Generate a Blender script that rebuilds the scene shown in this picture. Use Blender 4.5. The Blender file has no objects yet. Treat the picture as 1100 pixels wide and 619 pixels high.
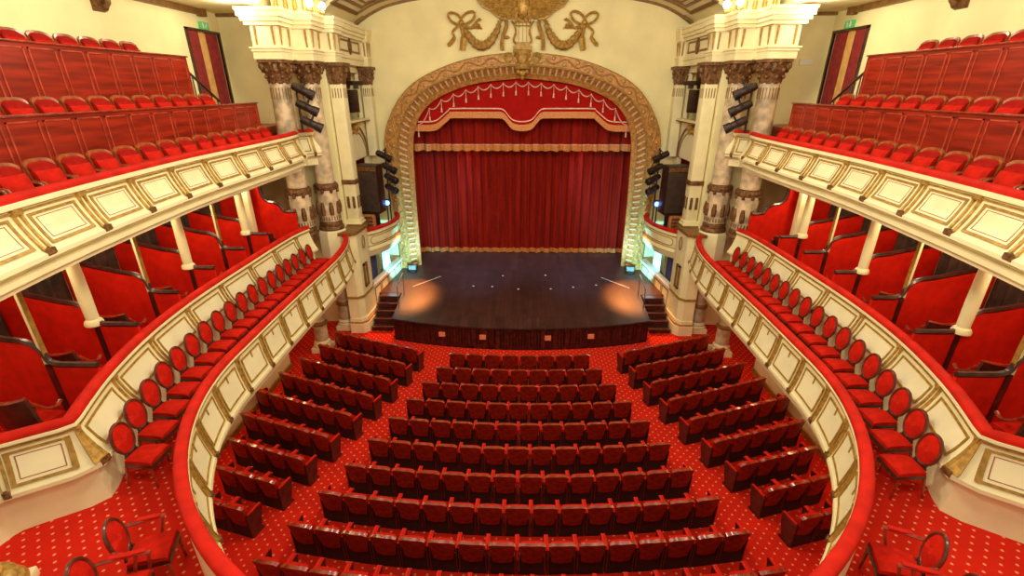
import bpy, bmesh, math, random
from math import sin, cos, pi, radians, sqrt, atan2
random.seed(7)
SC = bpy.context.scene
COL = SC.collection
SIDE = {1: 'right', -1: 'left'}
ORD = ['zeroth', 'first', 'second', 'third', 'fourth', 'fifth', 'sixth', 'seventh', 'eighth', 'ninth', 'tenth', 'eleventh',
       'twelfth', 'thirteenth', 'fourteenth', 'fifteenth', 'sixteenth', 'seventeenth', 'eighteenth', 'nineteenth', 'twentieth']

# ------------------------------------------------------------------ materials
M = {}
def mat(name, col, rough=.6, metal=0., var=.12, vscale=6., bump=0., bscale=60., emit=None, estr=0., sheen=0., coat=0., col2=None, spec=.5, stretch=None):
    m = bpy.data.materials.new(name); m.use_nodes = True
    nt = m.node_tree; N = nt.nodes; L = nt.links
    b = N['Principled BSDF']
    b.inputs['Roughness'].default_value = rough; b.inputs['Metallic'].default_value = metal
    b.inputs['Specular IOR Level'].default_value = spec
    if sheen:
        b.inputs['Sheen Weight'].default_value = sheen; b.inputs['Sheen Roughness'].default_value = .4
        b.inputs['Sheen Tint'].default_value = (1., .25, .2, 1)
    if coat: b.inputs['Coat Weight'].default_value = coat; b.inputs['Coat Roughness'].default_value = .15
    tc = N.new('ShaderNodeTexCoord'); mp = N.new('ShaderNodeMapping'); L.new(tc.outputs['Object'], mp.inputs[0])
    if stretch: mp.inputs['Scale'].default_value = stretch
    nz = N.new('ShaderNodeTexNoise'); nz.inputs['Scale'].default_value = vscale; nz.inputs['Detail'].default_value = 4
    L.new(mp.outputs[0], nz.inputs['Vector'])
    cr = N.new('ShaderNodeMix'); cr.data_type = 'RGBA'
    c2 = col2 if col2 else tuple(c*(1-var*2) for c in col)
    cr.inputs[6].default_value = (*c2, 1); cr.inputs[7].default_value = (*[min(1, c*(1+var)) for c in col], 1)
    mr = N.new('ShaderNodeMapRange'); mr.inputs[1].default_value = .35; mr.inputs[2].default_value = .65
    L.new(nz.outputs[0], mr.inputs[0]); L.new(mr.outputs[0], cr.inputs[0])
    L.new(cr.outputs[2], b.inputs['Base Color'])
    if bump:
        n2 = N.new('ShaderNodeTexNoise'); n2.inputs['Scale'].default_value = bscale; n2.inputs['Detail'].default_value = 3
        L.new(mp.outputs[0], n2.inputs['Vector'])
        bp = N.new('ShaderNodeBump'); bp.inputs['Strength'].default_value = bump; bp.inputs['Distance'].default_value = .02
        L.new(n2.outputs[0], bp.inputs['Height']); L.new(bp.outputs[0], b.inputs['Normal'])
    if emit:
        b.inputs['Emission Color'].default_value = (*emit, 1); b.inputs['Emission Strength'].default_value = estr
    M[name] = m
    return m

mat('cream', (.83, .72, .40), .55, var=.04, vscale=2., spec=.3)
mat('wall_cream', (.88, .77, .40), .75, var=.05, vscale=.8, spec=.2)
mat('field', (.82, .72, .43), .5, var=.03, vscale=2., spec=.3)
mat('gold', (.50, .29, .06), .38, metal=.35, var=.18, vscale=14, bump=.15, bscale=40)
mat('gold_line', (.40, .22, .035), .45, metal=.2, var=.15, vscale=12)
mat('arch_gold', (.50, .215, .05), .5, metal=.05, var=.2, vscale=9, bump=.35, bscale=16)
mat('relief_gold', (.42, .235, .045), .5, metal=.15, var=.2, vscale=10, bump=.3, bscale=30)
mat('bronze', (.20, .085, .025), .5, metal=.3, var=.3, vscale=14, bump=.6, bscale=26)
mat('dark_bronze', (.045, .02, .012), .45, metal=.4, var=.3, vscale=10)
mat('marble', (.62, .46, .27), .28, var=.22, vscale=3.2, coat=.3)
mat('velvet', (.60, .011, .002), .85, var=.08, vscale=5, spec=.12, bump=.05, bscale=90)
mat('rail_velvet', (.54, .012, .004), .75, var=.10, vscale=4, spec=.15)
mat('seat_velvet', (.50, .010, .002), .8, var=.14, vscale=7, spec=.12)
mat('back_shell', (.27, .013, .004), .42, var=.25, vscale=8, coat=.12, spec=.25)
mat('trim_wood', (.30, .035, .012), .2, var=.2, vscale=9, coat=.8)
mat('tan_wood', (.34, .085, .02), .28, var=.2, vscale=9, coat=.5)
mat('cherry', (.30, .018, .005), .35, var=.22, vscale=3, coat=.2, spec=.3, stretch=(1, .25, 3))
mat('cherry_line', (.46, .06, .025), .3, var=.2, vscale=6, coat=.3)
mat('gallery_velvet', (.34, .008, .003), .8, var=.14, vscale=7, spec=.12)
mat('lit_rib_gold', (.80, .56, .30), .45, var=.12, vscale=9)  # ribs paler than the arch: their bright lighting is put into the colour
mat('chair_wood', (.13, .018, .008), .3, var=.25, vscale=9, coat=.3)
mat('dark_wood', (.055, .012, .008), .3, var=.3, vscale=6, coat=.4)
mat('black', (.012, .008, .006), .5, var=.2)
mat('black_metal', (.035, .016, .010), .45, metal=.3, var=.25)
mat('speaker_grille', (.045, .022, .010), .6, var=.2, bump=.5, bscale=120)
mat('lens', (.25, .22, .2), .1, var=.1, coat=1)
mat('box_curtain', (.05, .018, .010), .85, var=.3, vscale=5)
mat('stage_curtain', (.30, .012, .005), .8, var=.12, vscale=5, spec=.12, stretch=(1, 1, .1))
mat('valance_red', (.40, .006, .003), .8, var=.06, vscale=4, spec=.12)
mat('fringe_gold', (.75, .26, .06), .5, var=.25, vscale=30)
mat('trim_cream', (.85, .50, .36), .5, var=.1)
mat('stage_front', (.06, .010, .006), .35, var=.3, vscale=8, coat=.3)
mat('door_curtain', (.24, .010, .005), .8, var=.15, vscale=6)
mat('door_light', (.75, .42, .12), .7, var=.08)
mat('pale_drape', (.62, .66, .66), .7, var=.1, vscale=6)
mat('navy_drape', (.05, .05, .16), .8, var=.2, vscale=6)
mat('bulb', (1, .95, .8), .4, emit=(1, .93, .75), estr=18)
mat('blue_lamp', (.2, .4, 1), .4, emit=(.15, .4, 1.), estr=5)
mat('amber_vent', (.5, .12, .05), .5, emit=(1., .2, .07), estr=.22)
mat('exit_green', (.08, .35, .08), .5, emit=(.15, .8, .2), estr=.25)
mat('white', (.8, .78, .7), .6, var=.03)
mat('brown_stripe', (.22, .10, .02), .5, var=.15, vscale=8)
mat('amp_orange_lit', (.55, .20, .06), .5, var=.3, vscale=25)  # orange light falling on the rack, put into its base colour
mat('steel', (.35, .3, .28), .3, metal=.8, var=.1)

def dotted_carpet(name, base, dot, pitch):
    m = bpy.data.materials.new(name); m.use_nodes = True; nt = m.node_tree; N = nt.nodes; L = nt.links
    b = N['Principled BSDF']; b.inputs['Roughness'].default_value = .9; b.inputs['Specular IOR Level'].default_value = .15
    tc = N.new('ShaderNodeTexCoord'); mp = N.new('ShaderNodeMapping'); L.new(tc.outputs['Object'], mp.inputs[0])
    mp.inputs['Rotation'].default_value = (0, 0, pi/4); mp.inputs['Scale'].default_value = (1/pitch, 1/pitch, 0)
    v = N.new('ShaderNodeTexVoronoi'); v.inputs['Scale'].default_value = 1; v.inputs['Randomness'].default_value = 0
    v.voronoi_dimensions = '2D'
    L.new(mp.outputs[0], v.inputs['Vector'])
    mr = N.new('ShaderNodeMapRange'); mr.inputs[1].default_value = .09; mr.inputs[2].default_value = .16
    mr.inputs[3].default_value = 1; mr.inputs[4].default_value = 0; L.new(v.outputs['Distance'], mr.inputs[0])
    nz = N.new('ShaderNodeTexNoise'); nz.inputs['Scale'].default_value = 1.3; nz.inputs['Detail'].default_value = 5
    L.new(tc.outputs['Object'], nz.inputs['Vector'])
    mx0 = N.new('ShaderNodeMix'); mx0.data_type = 'RGBA'
    mx0.inputs[6].default_value = (*[c*.75 for c in base], 1); mx0.inputs[7].default_value = (*[c*1.15 for c in base], 1)
    L.new(nz.outputs[0], mx0.inputs[0])
    mx = N.new('ShaderNodeMix'); mx.data_type = 'RGBA'; mx.inputs[7].default_value = (*dot, 1)
    L.new(mx0.outputs[2], mx.inputs[6]); L.new(mr.outputs[0], mx.inputs[0]); L.new(mx.outputs[2], b.inputs['Base Color'])
    M[name] = m
dotted_carpet('carpet', (.60, .014, .003), (.85, .24, .10), .165)
dotted_carpet('balcony_carpet', (.60, .014, .003), (.85, .27, .12), .145)

def stage_wood():
    m = bpy.data.materials.new('stage_wood'); m.use_nodes = True; nt = m.node_tree; N = nt.nodes; L = nt.links
    b = N['Principled BSDF']; b.inputs['Roughness'].default_value = .46; b.inputs['Specular IOR Level'].default_value = .45
    tc = N.new('ShaderNodeTexCoord'); mp = N.new('ShaderNodeMapping'); L.new(tc.outputs['Object'], mp.inputs[0])
    w = N.new('ShaderNodeTexBrick'); w.inputs['Scale'].default_value = 1
    w.inputs['Brick Width'].default_value = .16; w.inputs['Row Height'].default_value = 2.4; w.inputs['Mortar Size'].default_value = .004
    w.inputs['Color1'].default_value = (.045, .017, .012, 1); w.inputs['Color2'].default_value = (.065, .024, .016, 1)
    w.inputs['Mortar'].default_value = (.01, .005, .004, 1)
    L.new(mp.outputs[0], w.inputs['Vector'])
    nz = N.new('ShaderNodeTexNoise'); nz.inputs['Scale'].default_value = 2; nz.inputs['Detail'].default_value = 6
    L.new(tc.outputs['Object'], nz.inputs['Vector'])
    mx = N.new('ShaderNodeMix'); mx.data_type = 'RGBA'; mx.blend_type = 'MULTIPLY'; mx.inputs[0].default_value = .6
    mr = N.new('ShaderNodeMapRange'); mr.inputs[1].default_value = .3; mr.inputs[2].default_value = .7; mr.inputs[3].default_value = .55; mr.inputs[4].default_value = 1.3
    L.new(nz.outputs[0], mr.inputs[0])
    L.new(w.outputs[0], mx.inputs[6]); L.new(mr.outputs[0], mx.inputs[7]); L.new(mx.outputs[2], b.inputs['Base Color'])
    M['stage_wood'] = m
stage_wood()

# ------------------------------------------------------------------ mesh builder
def wl(o):
    x = y = z = 0.
    while o is not None:
        x += o.location.x; y += o.location.y; z += o.location.z; o = o.parent
    return (x, y, z)

class MB:
    def __init__(s, side=1): s.v = []; s.f = []; s.side = side
    def add(s, vs, fs):
        n = len(s.v); s.v += [(x*s.side, y, z) for x, y, z in vs]; s.f += [tuple(i+n for i in f) for f in fs]; return s
    def box(s, x0, x1, y0, y1, z0, z1):
        return s.add([(x0,y0,z0),(x1,y0,z0),(x1,y1,z0),(x0,y1,z0),(x0,y0,z1),(x1,y0,z1),(x1,y1,z1),(x0,y1,z1)],
                     [(0,3,2,1),(4,5,6,7),(0,1,5,4),(1,2,6,5),(2,3,7,6),(3,0,4,7)])
    def obox(s, c, rz, sx, sy, z0, z1):
        ca, sa = cos(rz), sin(rz); vs = []
        for z in (z0, z1):
            for a, b in ((-1,-1),(1,-1),(1,1),(-1,1)):
                vs.append((c[0]+a*sx/2*ca-b*sy/2*sa, c[1]+a*sx/2*sa+b*sy/2*ca, z))
        return s.add(vs, [(0,3,2,1),(4,5,6,7),(0,1,5,4),(1,2,6,5),(2,3,7,6),(3,0,4,7)])
    def prism(s, poly, z0, z1):                 # poly in xy
        n = len(poly); vs = [(x,y,z0) for x,y in poly]+[(x,y,z1) for x,y in poly]
        return s.add(vs, [tuple(range(n))[::-1], tuple(range(n, 2*n))]+[(i,(i+1)%n,n+(i+1)%n,n+i) for i in range(n)])
    def prism_y(s, poly, y0, y1):               # poly in xz
        n = len(poly); vs = [(x,y0,z) for x,z in poly]+[(x,y1,z) for x,z in poly]
        return s.add(vs, [tuple(range(n)), tuple(range(n, 2*n))[::-1]]+[(i,n+i,n+(i+1)%n,(i+1)%n) for i in range(n)])
    def prism_x(s, poly, x0, x1):               # poly in yz
        n = len(poly); vs = [(x0,y,z) for y,z in poly]+[(x1,y,z) for y,z in poly]
        return s.add(vs, [tuple(range(n))[::-1], tuple(range(n, 2*n))]+[(i,(i+1)%n,n+(i+1)%n,n+i) for i in range(n)])
    def lathe(s, prof, c=(0,0), n=16, sq=1., star=None):
        vs = []; fs = []
        for r, z in prof:
            for k in range(n):
                a = 2*pi*k/n; rr = r*(star(a, z) if star else 1)
                vs.append((c[0]+rr*cos(a)*sq, c[1]+rr*sin(a), z))
        m = len(prof)
        for j in range(m-1):
            for k in range(n):
                fs.append((j*n+k, j*n+(k+1)%n, (j+1)*n+(k+1)%n, (j+1)*n+k))
        fs.append(tuple(range(n))[::-1]); fs.append(tuple((m-1)*n+k for k in range(n)))
        return s.add(vs, fs)
    def tube(s, pts, r, n=6, closed=False, flat=1.):
        P = [tuple(p) for p in pts]; m = len(P); R = r if isinstance(r, (list, tuple)) else [r]*m
        vs = []; fs = []; up0 = None
        for i in range(m):
            a = P[(i-1) % m] if (closed or i) else P[0]; b = P[(i+1) % m] if (closed or i < m-1) else P[m-1]
            t = [b[k]-a[k] for k in range(3)]; l = sqrt(sum(q*q for q in t)) or 1; t = [q/l for q in t]
            if up0 is None: up0 = (0,0,1) if abs(t[2]) < .9 else (1,0,0)
            u = (t[1]*up0[2]-t[2]*up0[1], t[2]*up0[0]-t[0]*up0[2], t[0]*up0[1]-t[1]*up0[0])
            l = sqrt(sum(q*q for q in u)) or 1; u = tuple(q/l for q in u)
            w = (u[1]*t[2]-u[2]*t[1], u[2]*t[0]-u[0]*t[2], u[0]*t[1]-u[1]*t[0])
            up0 = w
            for k in range(n):
                an = 2*pi*k/n; c_, s_ = cos(an)*R[i], sin(an)*R[i]*flat
                vs.append(tuple(P[i][q]+u[q]*c_+w[q]*s_ for q in range(3)))
        for i in range(m if closed else m-1):
            j = (i+1) % m
            for k in range(n): fs.append((i*n+k, i*n+(k+1)%n, j*n+(k+1)%n, j*n+k))
        if not closed: fs.append(tuple(range(n))[::-1]); fs.append(tuple((m-1)*n+k for k in range(n)))
        return s.add(vs, fs)
    def solid(s, f, g, nu, nv):                 # closed solid between two surfaces
        vs = []; fs = []
        W = nv+1; T = (nu+1)*W
        for fn in (f, g):
            for i in range(nu+1):
                for j in range(nv+1): vs.append(fn(i/nu, j/nv))
        for i in range(nu):
            for j in range(nv):
                a, b, c, d = i*W+j, (i+1)*W+j, (i+1)*W+j+1, i*W+j+1
                fs.append((a,b,c,d)); fs.append((T+d,T+c,T+b,T+a))
        for i in range(nu):
            a, b = i*W, (i+1)*W; fs.append((a, T+a, T+b, b))
            a, b = i*W+nv, (i+1)*W+nv; fs.append((a, b, T+b, T+a))
        for j in range(nv):
            fs.append((j, j+1, T+j+1, T+j)); k = nu*W+j; fs.append((k, T+k, T+k+1, k+1))
        return s.add(vs, fs)
    def ball(s, c, rx, ry=None, rz=None, n=10, m=6):
        ry = ry or rx; rz = rz or rx; vs = []; fs = []
        for j in range(m+1):
            th = pi*j/m
            for k in range(n): vs.append((c[0]+rx*sin(th)*cos(2*pi*k/n), c[1]+ry*sin(th)*sin(2*pi*k/n), c[2]-rz*cos(th)))
        for j in range(m):
            for k in range(n): fs.append((j*n+k, j*n+(k+1)%n, (j+1)*n+(k+1)%n, (j+1)*n+k))
        return s.add(vs, fs)
    def build(s, name, m, parent=None, smooth=True, bevel=0., angle=35):
        o0 = wl(parent) if parent else (0,0,0)
        me = bpy.data.meshes.new(name)
        me.from_pydata([(x-o0[0], y-o0[1], z-o0[2]) for x,y,z in s.v], [], s.f)
        bm = bmesh.new(); bm.from_mesh(me)
        bmesh.ops.remove_doubles(bm, verts=bm.verts, dist=1e-5)
        bmesh.ops.recalc_face_normals(bm, faces=bm.faces)
        if bevel: bmesh.ops.bevel(bm, geom=list(bm.edges), offset=bevel, segments=2, affect='EDGES', profile=.6)
        bm.to_mesh(me); bm.free()
        if smooth:
            me.shade_smooth(); me.set_sharp_from_angle(angle=radians(angle))
        me.materials.append(M[m])
        o = bpy.data.objects.new(name, me); COL.objects.link(o); o.parent = parent
        return o

def tag(o, label, cat, group=None):
    o['label'] = label; o['category'] = cat
    if group: o['group'] = group
    return o
def thing(name, label, cat, loc=(0,0,0), rz=0, group=None):
    o = bpy.data.objects.new(name, None); COL.objects.link(o); o.location = loc; o.rotation_euler = (0,0,rz)
    o.empty_display_size = .1
    return tag(o, label, cat, group)
def struct(o): o['kind'] = 'structure'; return o
CH = {}
def copy_tree(o, parent=None, kids=None):
    c = o.copy(); COL.objects.link(c)
    if parent: c.parent = parent
    for ch in (kids if kids is not None else list(o.children)):
        copy_tree(ch, c)
    return c
class Proto:
    """a thing made once; the first placement uses it, later ones copy it and its parts"""
    def __init__(s, root): s.root = root; s.kids = list(root.children); s.used = False
    def place(s, loc, rz, label, group, rx=0):
        o = s.root if not s.used else copy_tree(s.root, None, s.kids)
        s.used = True
        o.location = loc; o.rotation_euler = (rx, 0, rz); o['label'] = label; o['group'] = group
        return o

# ------------------------------------------------------------------ curves
def catmull(pts, n):
    out = []; P = [pts[0]]+list(pts)+[pts[-1]]
    for i in range(1, len(P)-2):
        for k in range(n):
            t = k/n
            out.append(tuple(.5*((2*P[i][q])+(-P[i-1][q]+P[i+1][q])*t+(2*P[i-1][q]-5*P[i][q]+4*P[i+1][q]-P[i+2][q])*t*t
                       +(-P[i-1][q]+3*P[i][q]-3*P[i+1][q]+P[i+2][q])*t**3) for q in range(len(pts[0]))))
    out.append(tuple(pts[-1])); return out
class Path:                                     # plan curve; inside normal = (ty,-tx)
    def __init__(s, pts):
        s.p = pts; s.c = [0.]
        for a, b in zip(pts, pts[1:]): s.c.append(s.c[-1]+math.hypot(b[0]-a[0], b[1]-a[1]))
        s.L = s.c[-1]
    def at(s, d):
        d = max(0, min(s.L, d)); lo, hi = 0, len(s.c)-2
        while lo < hi:
            m = (lo+hi+1)//2
            if s.c[m] <= d: lo = m
            else: hi = m-1
        i = lo; t = (d-s.c[i])/((s.c[i+1]-s.c[i]) or 1); a, b = s.p[i], s.p[i+1]
        def tn(k):
            a_ = s.p[max(0, k-1)]; b_ = s.p[min(len(s.p)-1, k+1)]
            l = math.hypot(b_[0]-a_[0], b_[1]-a_[1]) or 1
            return ((b_[0]-a_[0])/l, (b_[1]-a_[1])/l)
        t0, t1 = tn(i), tn(i+1); tx, ty = t0[0]*(1-t)+t1[0]*t, t0[1]*(1-t)+t1[1]*t; l = math.hypot(tx, ty) or 1; tx /= l; ty /= l
        return a[0]+(b[0]-a[0])*t, a[1]+(b[1]-a[1])*t, ty, -tx
    def pt(s, d, off, z):
        x, y, nx, ny = s.at(d); return (x+nx*off, y+ny*off, z)
def dense(pts, step=.12, smooth=True, n=10):
    q = catmull(pts, n) if smooth else pts
    return q
def sweep(mb, path, prof, s0=0, s1=None, step=.15):   # closed profile polygon (off,z)
    s1 = path.L if s1 is None else s1; n = max(1, int((s1-s0)/step)); k = len(prof); vs = []; fs = []
    for i in range(n+1):
        x, y, nx, ny = path.at(s0+(s1-s0)*i/n)
        for off, z in prof: vs.append((x+nx*off, y+ny*off, z))
    for i in range(n):
        for j in range(k): fs.append((i*k+j, i*k+(j+1)%k, (i+1)*k+(j+1)%k, (i+1)*k+j))
    fs.append(tuple(range(k))[::-1]); fs.append(tuple(n*k+j for j in range(k)))
    mb.add(vs, fs); return mb
def patch(mb, path, face, s0, s1, t0, t1, up, down=.02, ns=None, nt=6):
    ns = ns or max(1, int((s1-s0)/.12))
    def fn(e):
        def f(u, v):
            off, z = face(t0+(t1-t0)*v); return path.pt(s0+(s1-s0)*u, off+e, z)
        return f
    mb.solid(fn(up), fn(-down), ns, nt); return mb
def frame_patch(mb, path, face, s0, s1, t0, t1, w, wt, up):
    patch(mb, path, face, s0, s1, t0, t0+wt, up, nt=1); patch(mb, path, face, s0, s1, t1-wt, t1, up, nt=1)
    patch(mb, path, face, s0, s0+w, t0+wt, t1-wt, up, ns=1); patch(mb, path, face, s1-w, s1, t0+wt, t1-wt, up, ns=1)

def parapet(name, label, side, path, zr, zt, zb, belly, body, railw, bounds, opt):
    """a balcony front: cream body, red velvet rail, bombe panels in gilded frames, gilded brackets between them"""
    t = thing(name, label, 'balcony front', (path.at(path.L/2)[0]*side, path.at(path.L/2)[1], min(p[1] for p in body)))
    sweep(MB(side), path, body).build('parapet_body', 'cream', t)
    a, b = railw
    rp = [(a, zr-.10)] + [(a+(b-a)*.5*(1-cos(pi*k/8)), zr-.045+.05*sin(pi*k/8)) for k in range(9)] + [(b, zr-.09)]
    r = sweep(MB(side), path, rp).build('velvet_rail', 'rail_velvet', t); r['label'] = 'red velvet padded hand rail'
    def face(q): return (belly*(max(q,0)**1.5), zt+(zb-zt)*q)
    gb = MB(side)
    sweep(gb, path, [(-.02, zt+.022), (.03, zt+.022), (.03, zt-.0), (-.02, zt-.0)])
    gb.build('gilded_band', 'gold_line', t)
    gb = MB(side)
    sweep(gb, path, [(belly-.03, zb-.03), (belly+.03, zb-.03), (belly+.03, zb-.05), (belly-.03, zb-.05)])
    gb.build('gilded_band', 'gold_line', t)
    ins = opt.get('ins', .11)
    for i, s in enumerate(bounds):
        if .03 < s < path.L-.03:
            br = MB(side); w = opt.get('bw', .10) if i != opt.get('corner') else .03; rw = opt.get('rw', .017)
            for d in (-w/2, w/2): patch(br, path, face, s+d-rw, s+d+rw, -.02, 1.0, .04, ns=1)
            br.build('bracket_rib', 'gold', t)
            br = MB(side)
            q = [(belly-.02, zb+.02), (belly+.06, zb+.02), (belly+.07, zb-.05), (belly+.02, zb-.11), (belly-.06, zb-.15), (belly-.12, zb-.12)]
            sweep(br, path, q, s-w*.65, s+w*.65, step=.2)
            br.build('bracket_foot', 'bronze', t)
            sweep(MB(side), path, [(-.02, zt-.02), (.055, zt-.02), (.06, zt+.05), (-.02, zt+.05)], s-w*.7, s+w*.7, step=.2).build('bracket_head', 'gold', t)
        if i+1 < len(bounds):
            near = i >= opt.get('corner', 99)
            ins_ = .09 if near else ins
            a_, b_ = s+ins_, bounds[i+1]-ins_
            if b_-a_ < .15: continue
            t0, t1 = (.10, .93) if near else (opt.get('t0', .14), opt.get('t1', .88))
            p = patch(MB(side), path, face, a_+.02, b_-.02, t0+.03, t1-.03, .012).build('panel', 'field', t)
            fr = MB(side); frame_patch(fr, path, face, a_, b_, t0, t1, .06 if near else opt.get('fw', .045), opt.get('ft', .055), .026)
            if opt.get('drop'):
                m_ = (a_+b_)/2
                patch(fr, path, face, m_-.014, m_+.014, t0, t0+.2, .027, ns=1)
            fr.build('panel_moulding', 'gold_line', p)
            if opt.get('inner') or near:
                fr = MB(side); frame_patch(fr, path, face, a_+.10, b_-.10, t0+.13, t1-.13, .012, .016, .018)
                fr.build('inner_line', 'tan_wood', p)
    return t

# ================================================================== SETTING
def S(o): return struct(o)
# stalls floor and walls
S(MB().box(-9.6, 9.6, -1, 16.8, -.1, 0).build('floor', 'carpet', smooth=False))
for s in (1, -1):
    side = SIDE[s]
    S(MB(s).box(7.65, 7.8, -1, 13.4, 0, 2.75).build('wall_stalls_'+side, 'wall_cream', smooth=False))
    S(MB(s).box(9.6, 9.75, -1, 15.1, 0, 10.9).box(9.6, 9.75, 16.6, 16.95, 0, 10.9).box(9.6, 9.75, 15.1, 16.6, 0, 7.5).box(9.6, 9.75, 15.1, 16.6, 10.15, 10.9)
      .build('wall_'+side, 'wall_cream', smooth=False))
    S(MB(s).box(6.46, 9.6, 16.8, 16.95, 0, 10.9).build('wall_end_'+side, 'wall_cream', smooth=False))
    S(MB(s).box(7.6, 9.75, 8, 16.95, 10.75, 10.9).build('ceiling_gallery_'+side, 'cream', smooth=False))
    # brown cornice of the gallery ceiling
    tr = MB(s); tr.box(9.46, 9.6, 7.5, 15.9, 10.60, 10.75).box(9.40, 9.6, 15.75, 15.95, 10.56, 10.75); tr.box(7.9, 9.6, 16.72, 16.8, 10.66, 10.75)
    S(tr.build('trim_gallery_'+side, 'brown_stripe', smooth=False))
    # skirting of the stalls
    S(MB(s).box(7.6, 7.65, -1, 13.4, 0, .18).build('baseboard_'+side, 'gold_line', smooth=False))

S(MB().box(-6.6,6.6,24.0,24.15,0,12).build('wall_stage_rear','black',smooth=False))
for s in (1,-1): S(MB(s).box(6.45,6.6,21.1,24.1,.0,12).build('wall_stage_'+SIDE[s],'black',smooth=False))
for s in (1,-1): S(MB(s).box(6.3,7.7,8,16.95,11.9,12.05).box(7.6,7.7,8,16.95,10.9,11.9).build('ceiling_cove_'+SIDE[s],'cream',smooth=False))
# proscenium wall with the arched opening
IN = [(4.7,.9),(4.72,3),(4.7,5),(4.63,6.6),(4.28,7.53),(3.46,8.25),(1.92,8.77),(0,8.98)]
OUT = [(5.52,.9),(5.6,3),(5.72,5),(5.76,6.6),(5.30,7.78),(4.50,8.70),(3.3,9.32),(1.8,9.74),(0,9.92)]
def resamp(pts, n):
    q = catmull(pts, 24); P = Path(q); return [P.at(P.L*i/n)[:2] for i in range(n+1)]
NA = 48
inn = resamp(IN, NA); outr = resamp(OUT, NA)
INN = [(x,z) for x,z in inn]+[(-x,z) for x,z in inn[::-1][1:]]
OUTR = [(x,z) for x,z in outr]+[(-x,z) for x,z in outr[::-1][1:]]
VAULT = [(6.6,10.8),(6.33,11.0),(6.06,11.15),(5.6,11.38),(4.9,11.60),(3.5,11.82),(1.8,11.97),(0,12.02)]
vl = resamp(VAULT, 24)
bound = [(6.6,.9+ (10.8-.9)*i/(24)) for i in range(24)]+vl
BOUND = bound + [(-x,z) for x,z in bound[::-1][1:]]
nB = len(BOUND); nO = len(OUTR)
w = MB()
def wallf(yy):
    def f(u, v):
        a = OUTR[min(nO-1, int(round(u*(nO-1))))]; b = BOUND[min(nB-1, int(round(u*(nB-1))))]
        return (a[0]+(b[0]-a[0])*v, yy, a[1]+(b[1]-a[1])*v)
    return f
w.solid(wallf(20.8), wallf(21.1), 96, 3); S(w.build('wall_proscenium', 'wall_cream', smooth=False))

# vaulted ceiling in front of the proscenium
VF = vl + [(-x,z) for x,z in vl[::-1][1:]]; nV = len(VF)
def vf(e):
    def f(u, v):
        a = VF[min(nV-1, int(round(u*(nV-1))))]; return (a[0], 21.1-3.7*v, a[1]+e)
    return f
S(MB().solid(vf(0), vf(.15), nV-1, 6).build('ceiling', 'cream'))
vp = Path([(x,z) for x,z in VF])
def vault_strip(mb, s0, s1, y0, y1, th, n=None):
    n = n or max(1, int((s1-s0)/.15))
    def g(e):
        def f(u, v):
            x, z, nx, nz = vp.at(s0+(s1-s0)*u)
            if nz > 0: nx, nz = -nx, -nz
            return (x+nx*e, y0+(y1-y0)*v, z+nz*e)
        return f
    mb.solid(g(th), g(-.01), n, 1)
tr = MB(); vault_strip(tr, .15, vp.L-.15, 20.62, 20.8, .06, 80); vault_strip(tr, .05, .62, 20.45, 20.62, .10); vault_strip(tr, vp.L-.62, vp.L-.05, 20.45, 20.62, .10)
S(tr.build('trim_proscenium', 'brown_stripe'))
tr = MB()
for k, (d, wd) in enumerate(((0, .14), (.36, .10), (.62, .06))):
    for a, b in ((.55+d, 5.6-d), (vp.L-5.6+d, vp.L-.55-d)):
        y1, y0 = 19.85-d, 17.42+d*.6
        vault_strip(tr, a, b, y1-wd, y1, .04); vault_strip(tr, a, a+wd, y0, y1-wd, .04); vault_strip(tr, b-wd, b, y0, y1-wd, .04); vault_strip(tr, a, b, y0-wd, y0, .04)
S(tr.build('trim_ceiling', 'brown_stripe'))

# bay walls beside the stage (openings: niche, stage box, lower box)
for s in (1, -1):
    side = SIDE[s]
    b = MB(s); x0, x1 = 6.45, 6.6
    b.box(x0, x1, 16.9, 17.5, 0, 10.9).box(x0, x1, 20.25, 20.8, 0, 10.9)
    b.box(x0, x1, 17.5, 20.25, 9.15, 10.9).box(x0, x1, 17.5, 20.25, 6.0, 7.45).box(x0, x1, 17.5, 20.25, 2.5, 3.2)
    b.box(7.35, 7.45, 17.3, 20.6, 7.3, 9.4)                       # niche back
    b.box(6.6, 7.4, 17.3, 20.6, 7.3, 7.45).box(6.6, 7.4, 17.2, 17.3, 7.3, 9.4).box(6.6, 7.4, 20.6, 20.7, 7.3, 9.4).box(6.6, 7.4, 17.2, 20.7, 9.3, 9.4)
    S(b.build('wall_bay_'+side, 'cream', smooth=False))
    b = MB(s); b.box(8.2, 8.3, 16.95, 20.8, 0, 6.1).box(6.6, 8.2, 16.95, 17.05, 0, 6.1).box(6.6, 8.2, 20.7, 20.8, 0, 6.1).box(6.6, 8.3, 16.95, 20.8, 6.0, 6.1).box(6.46, 8.3, 16.95, 20.8, 2.95, 3.05)
    S(b.build('wall_stage_box_'+side, 'cherry', smooth=False))

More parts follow.
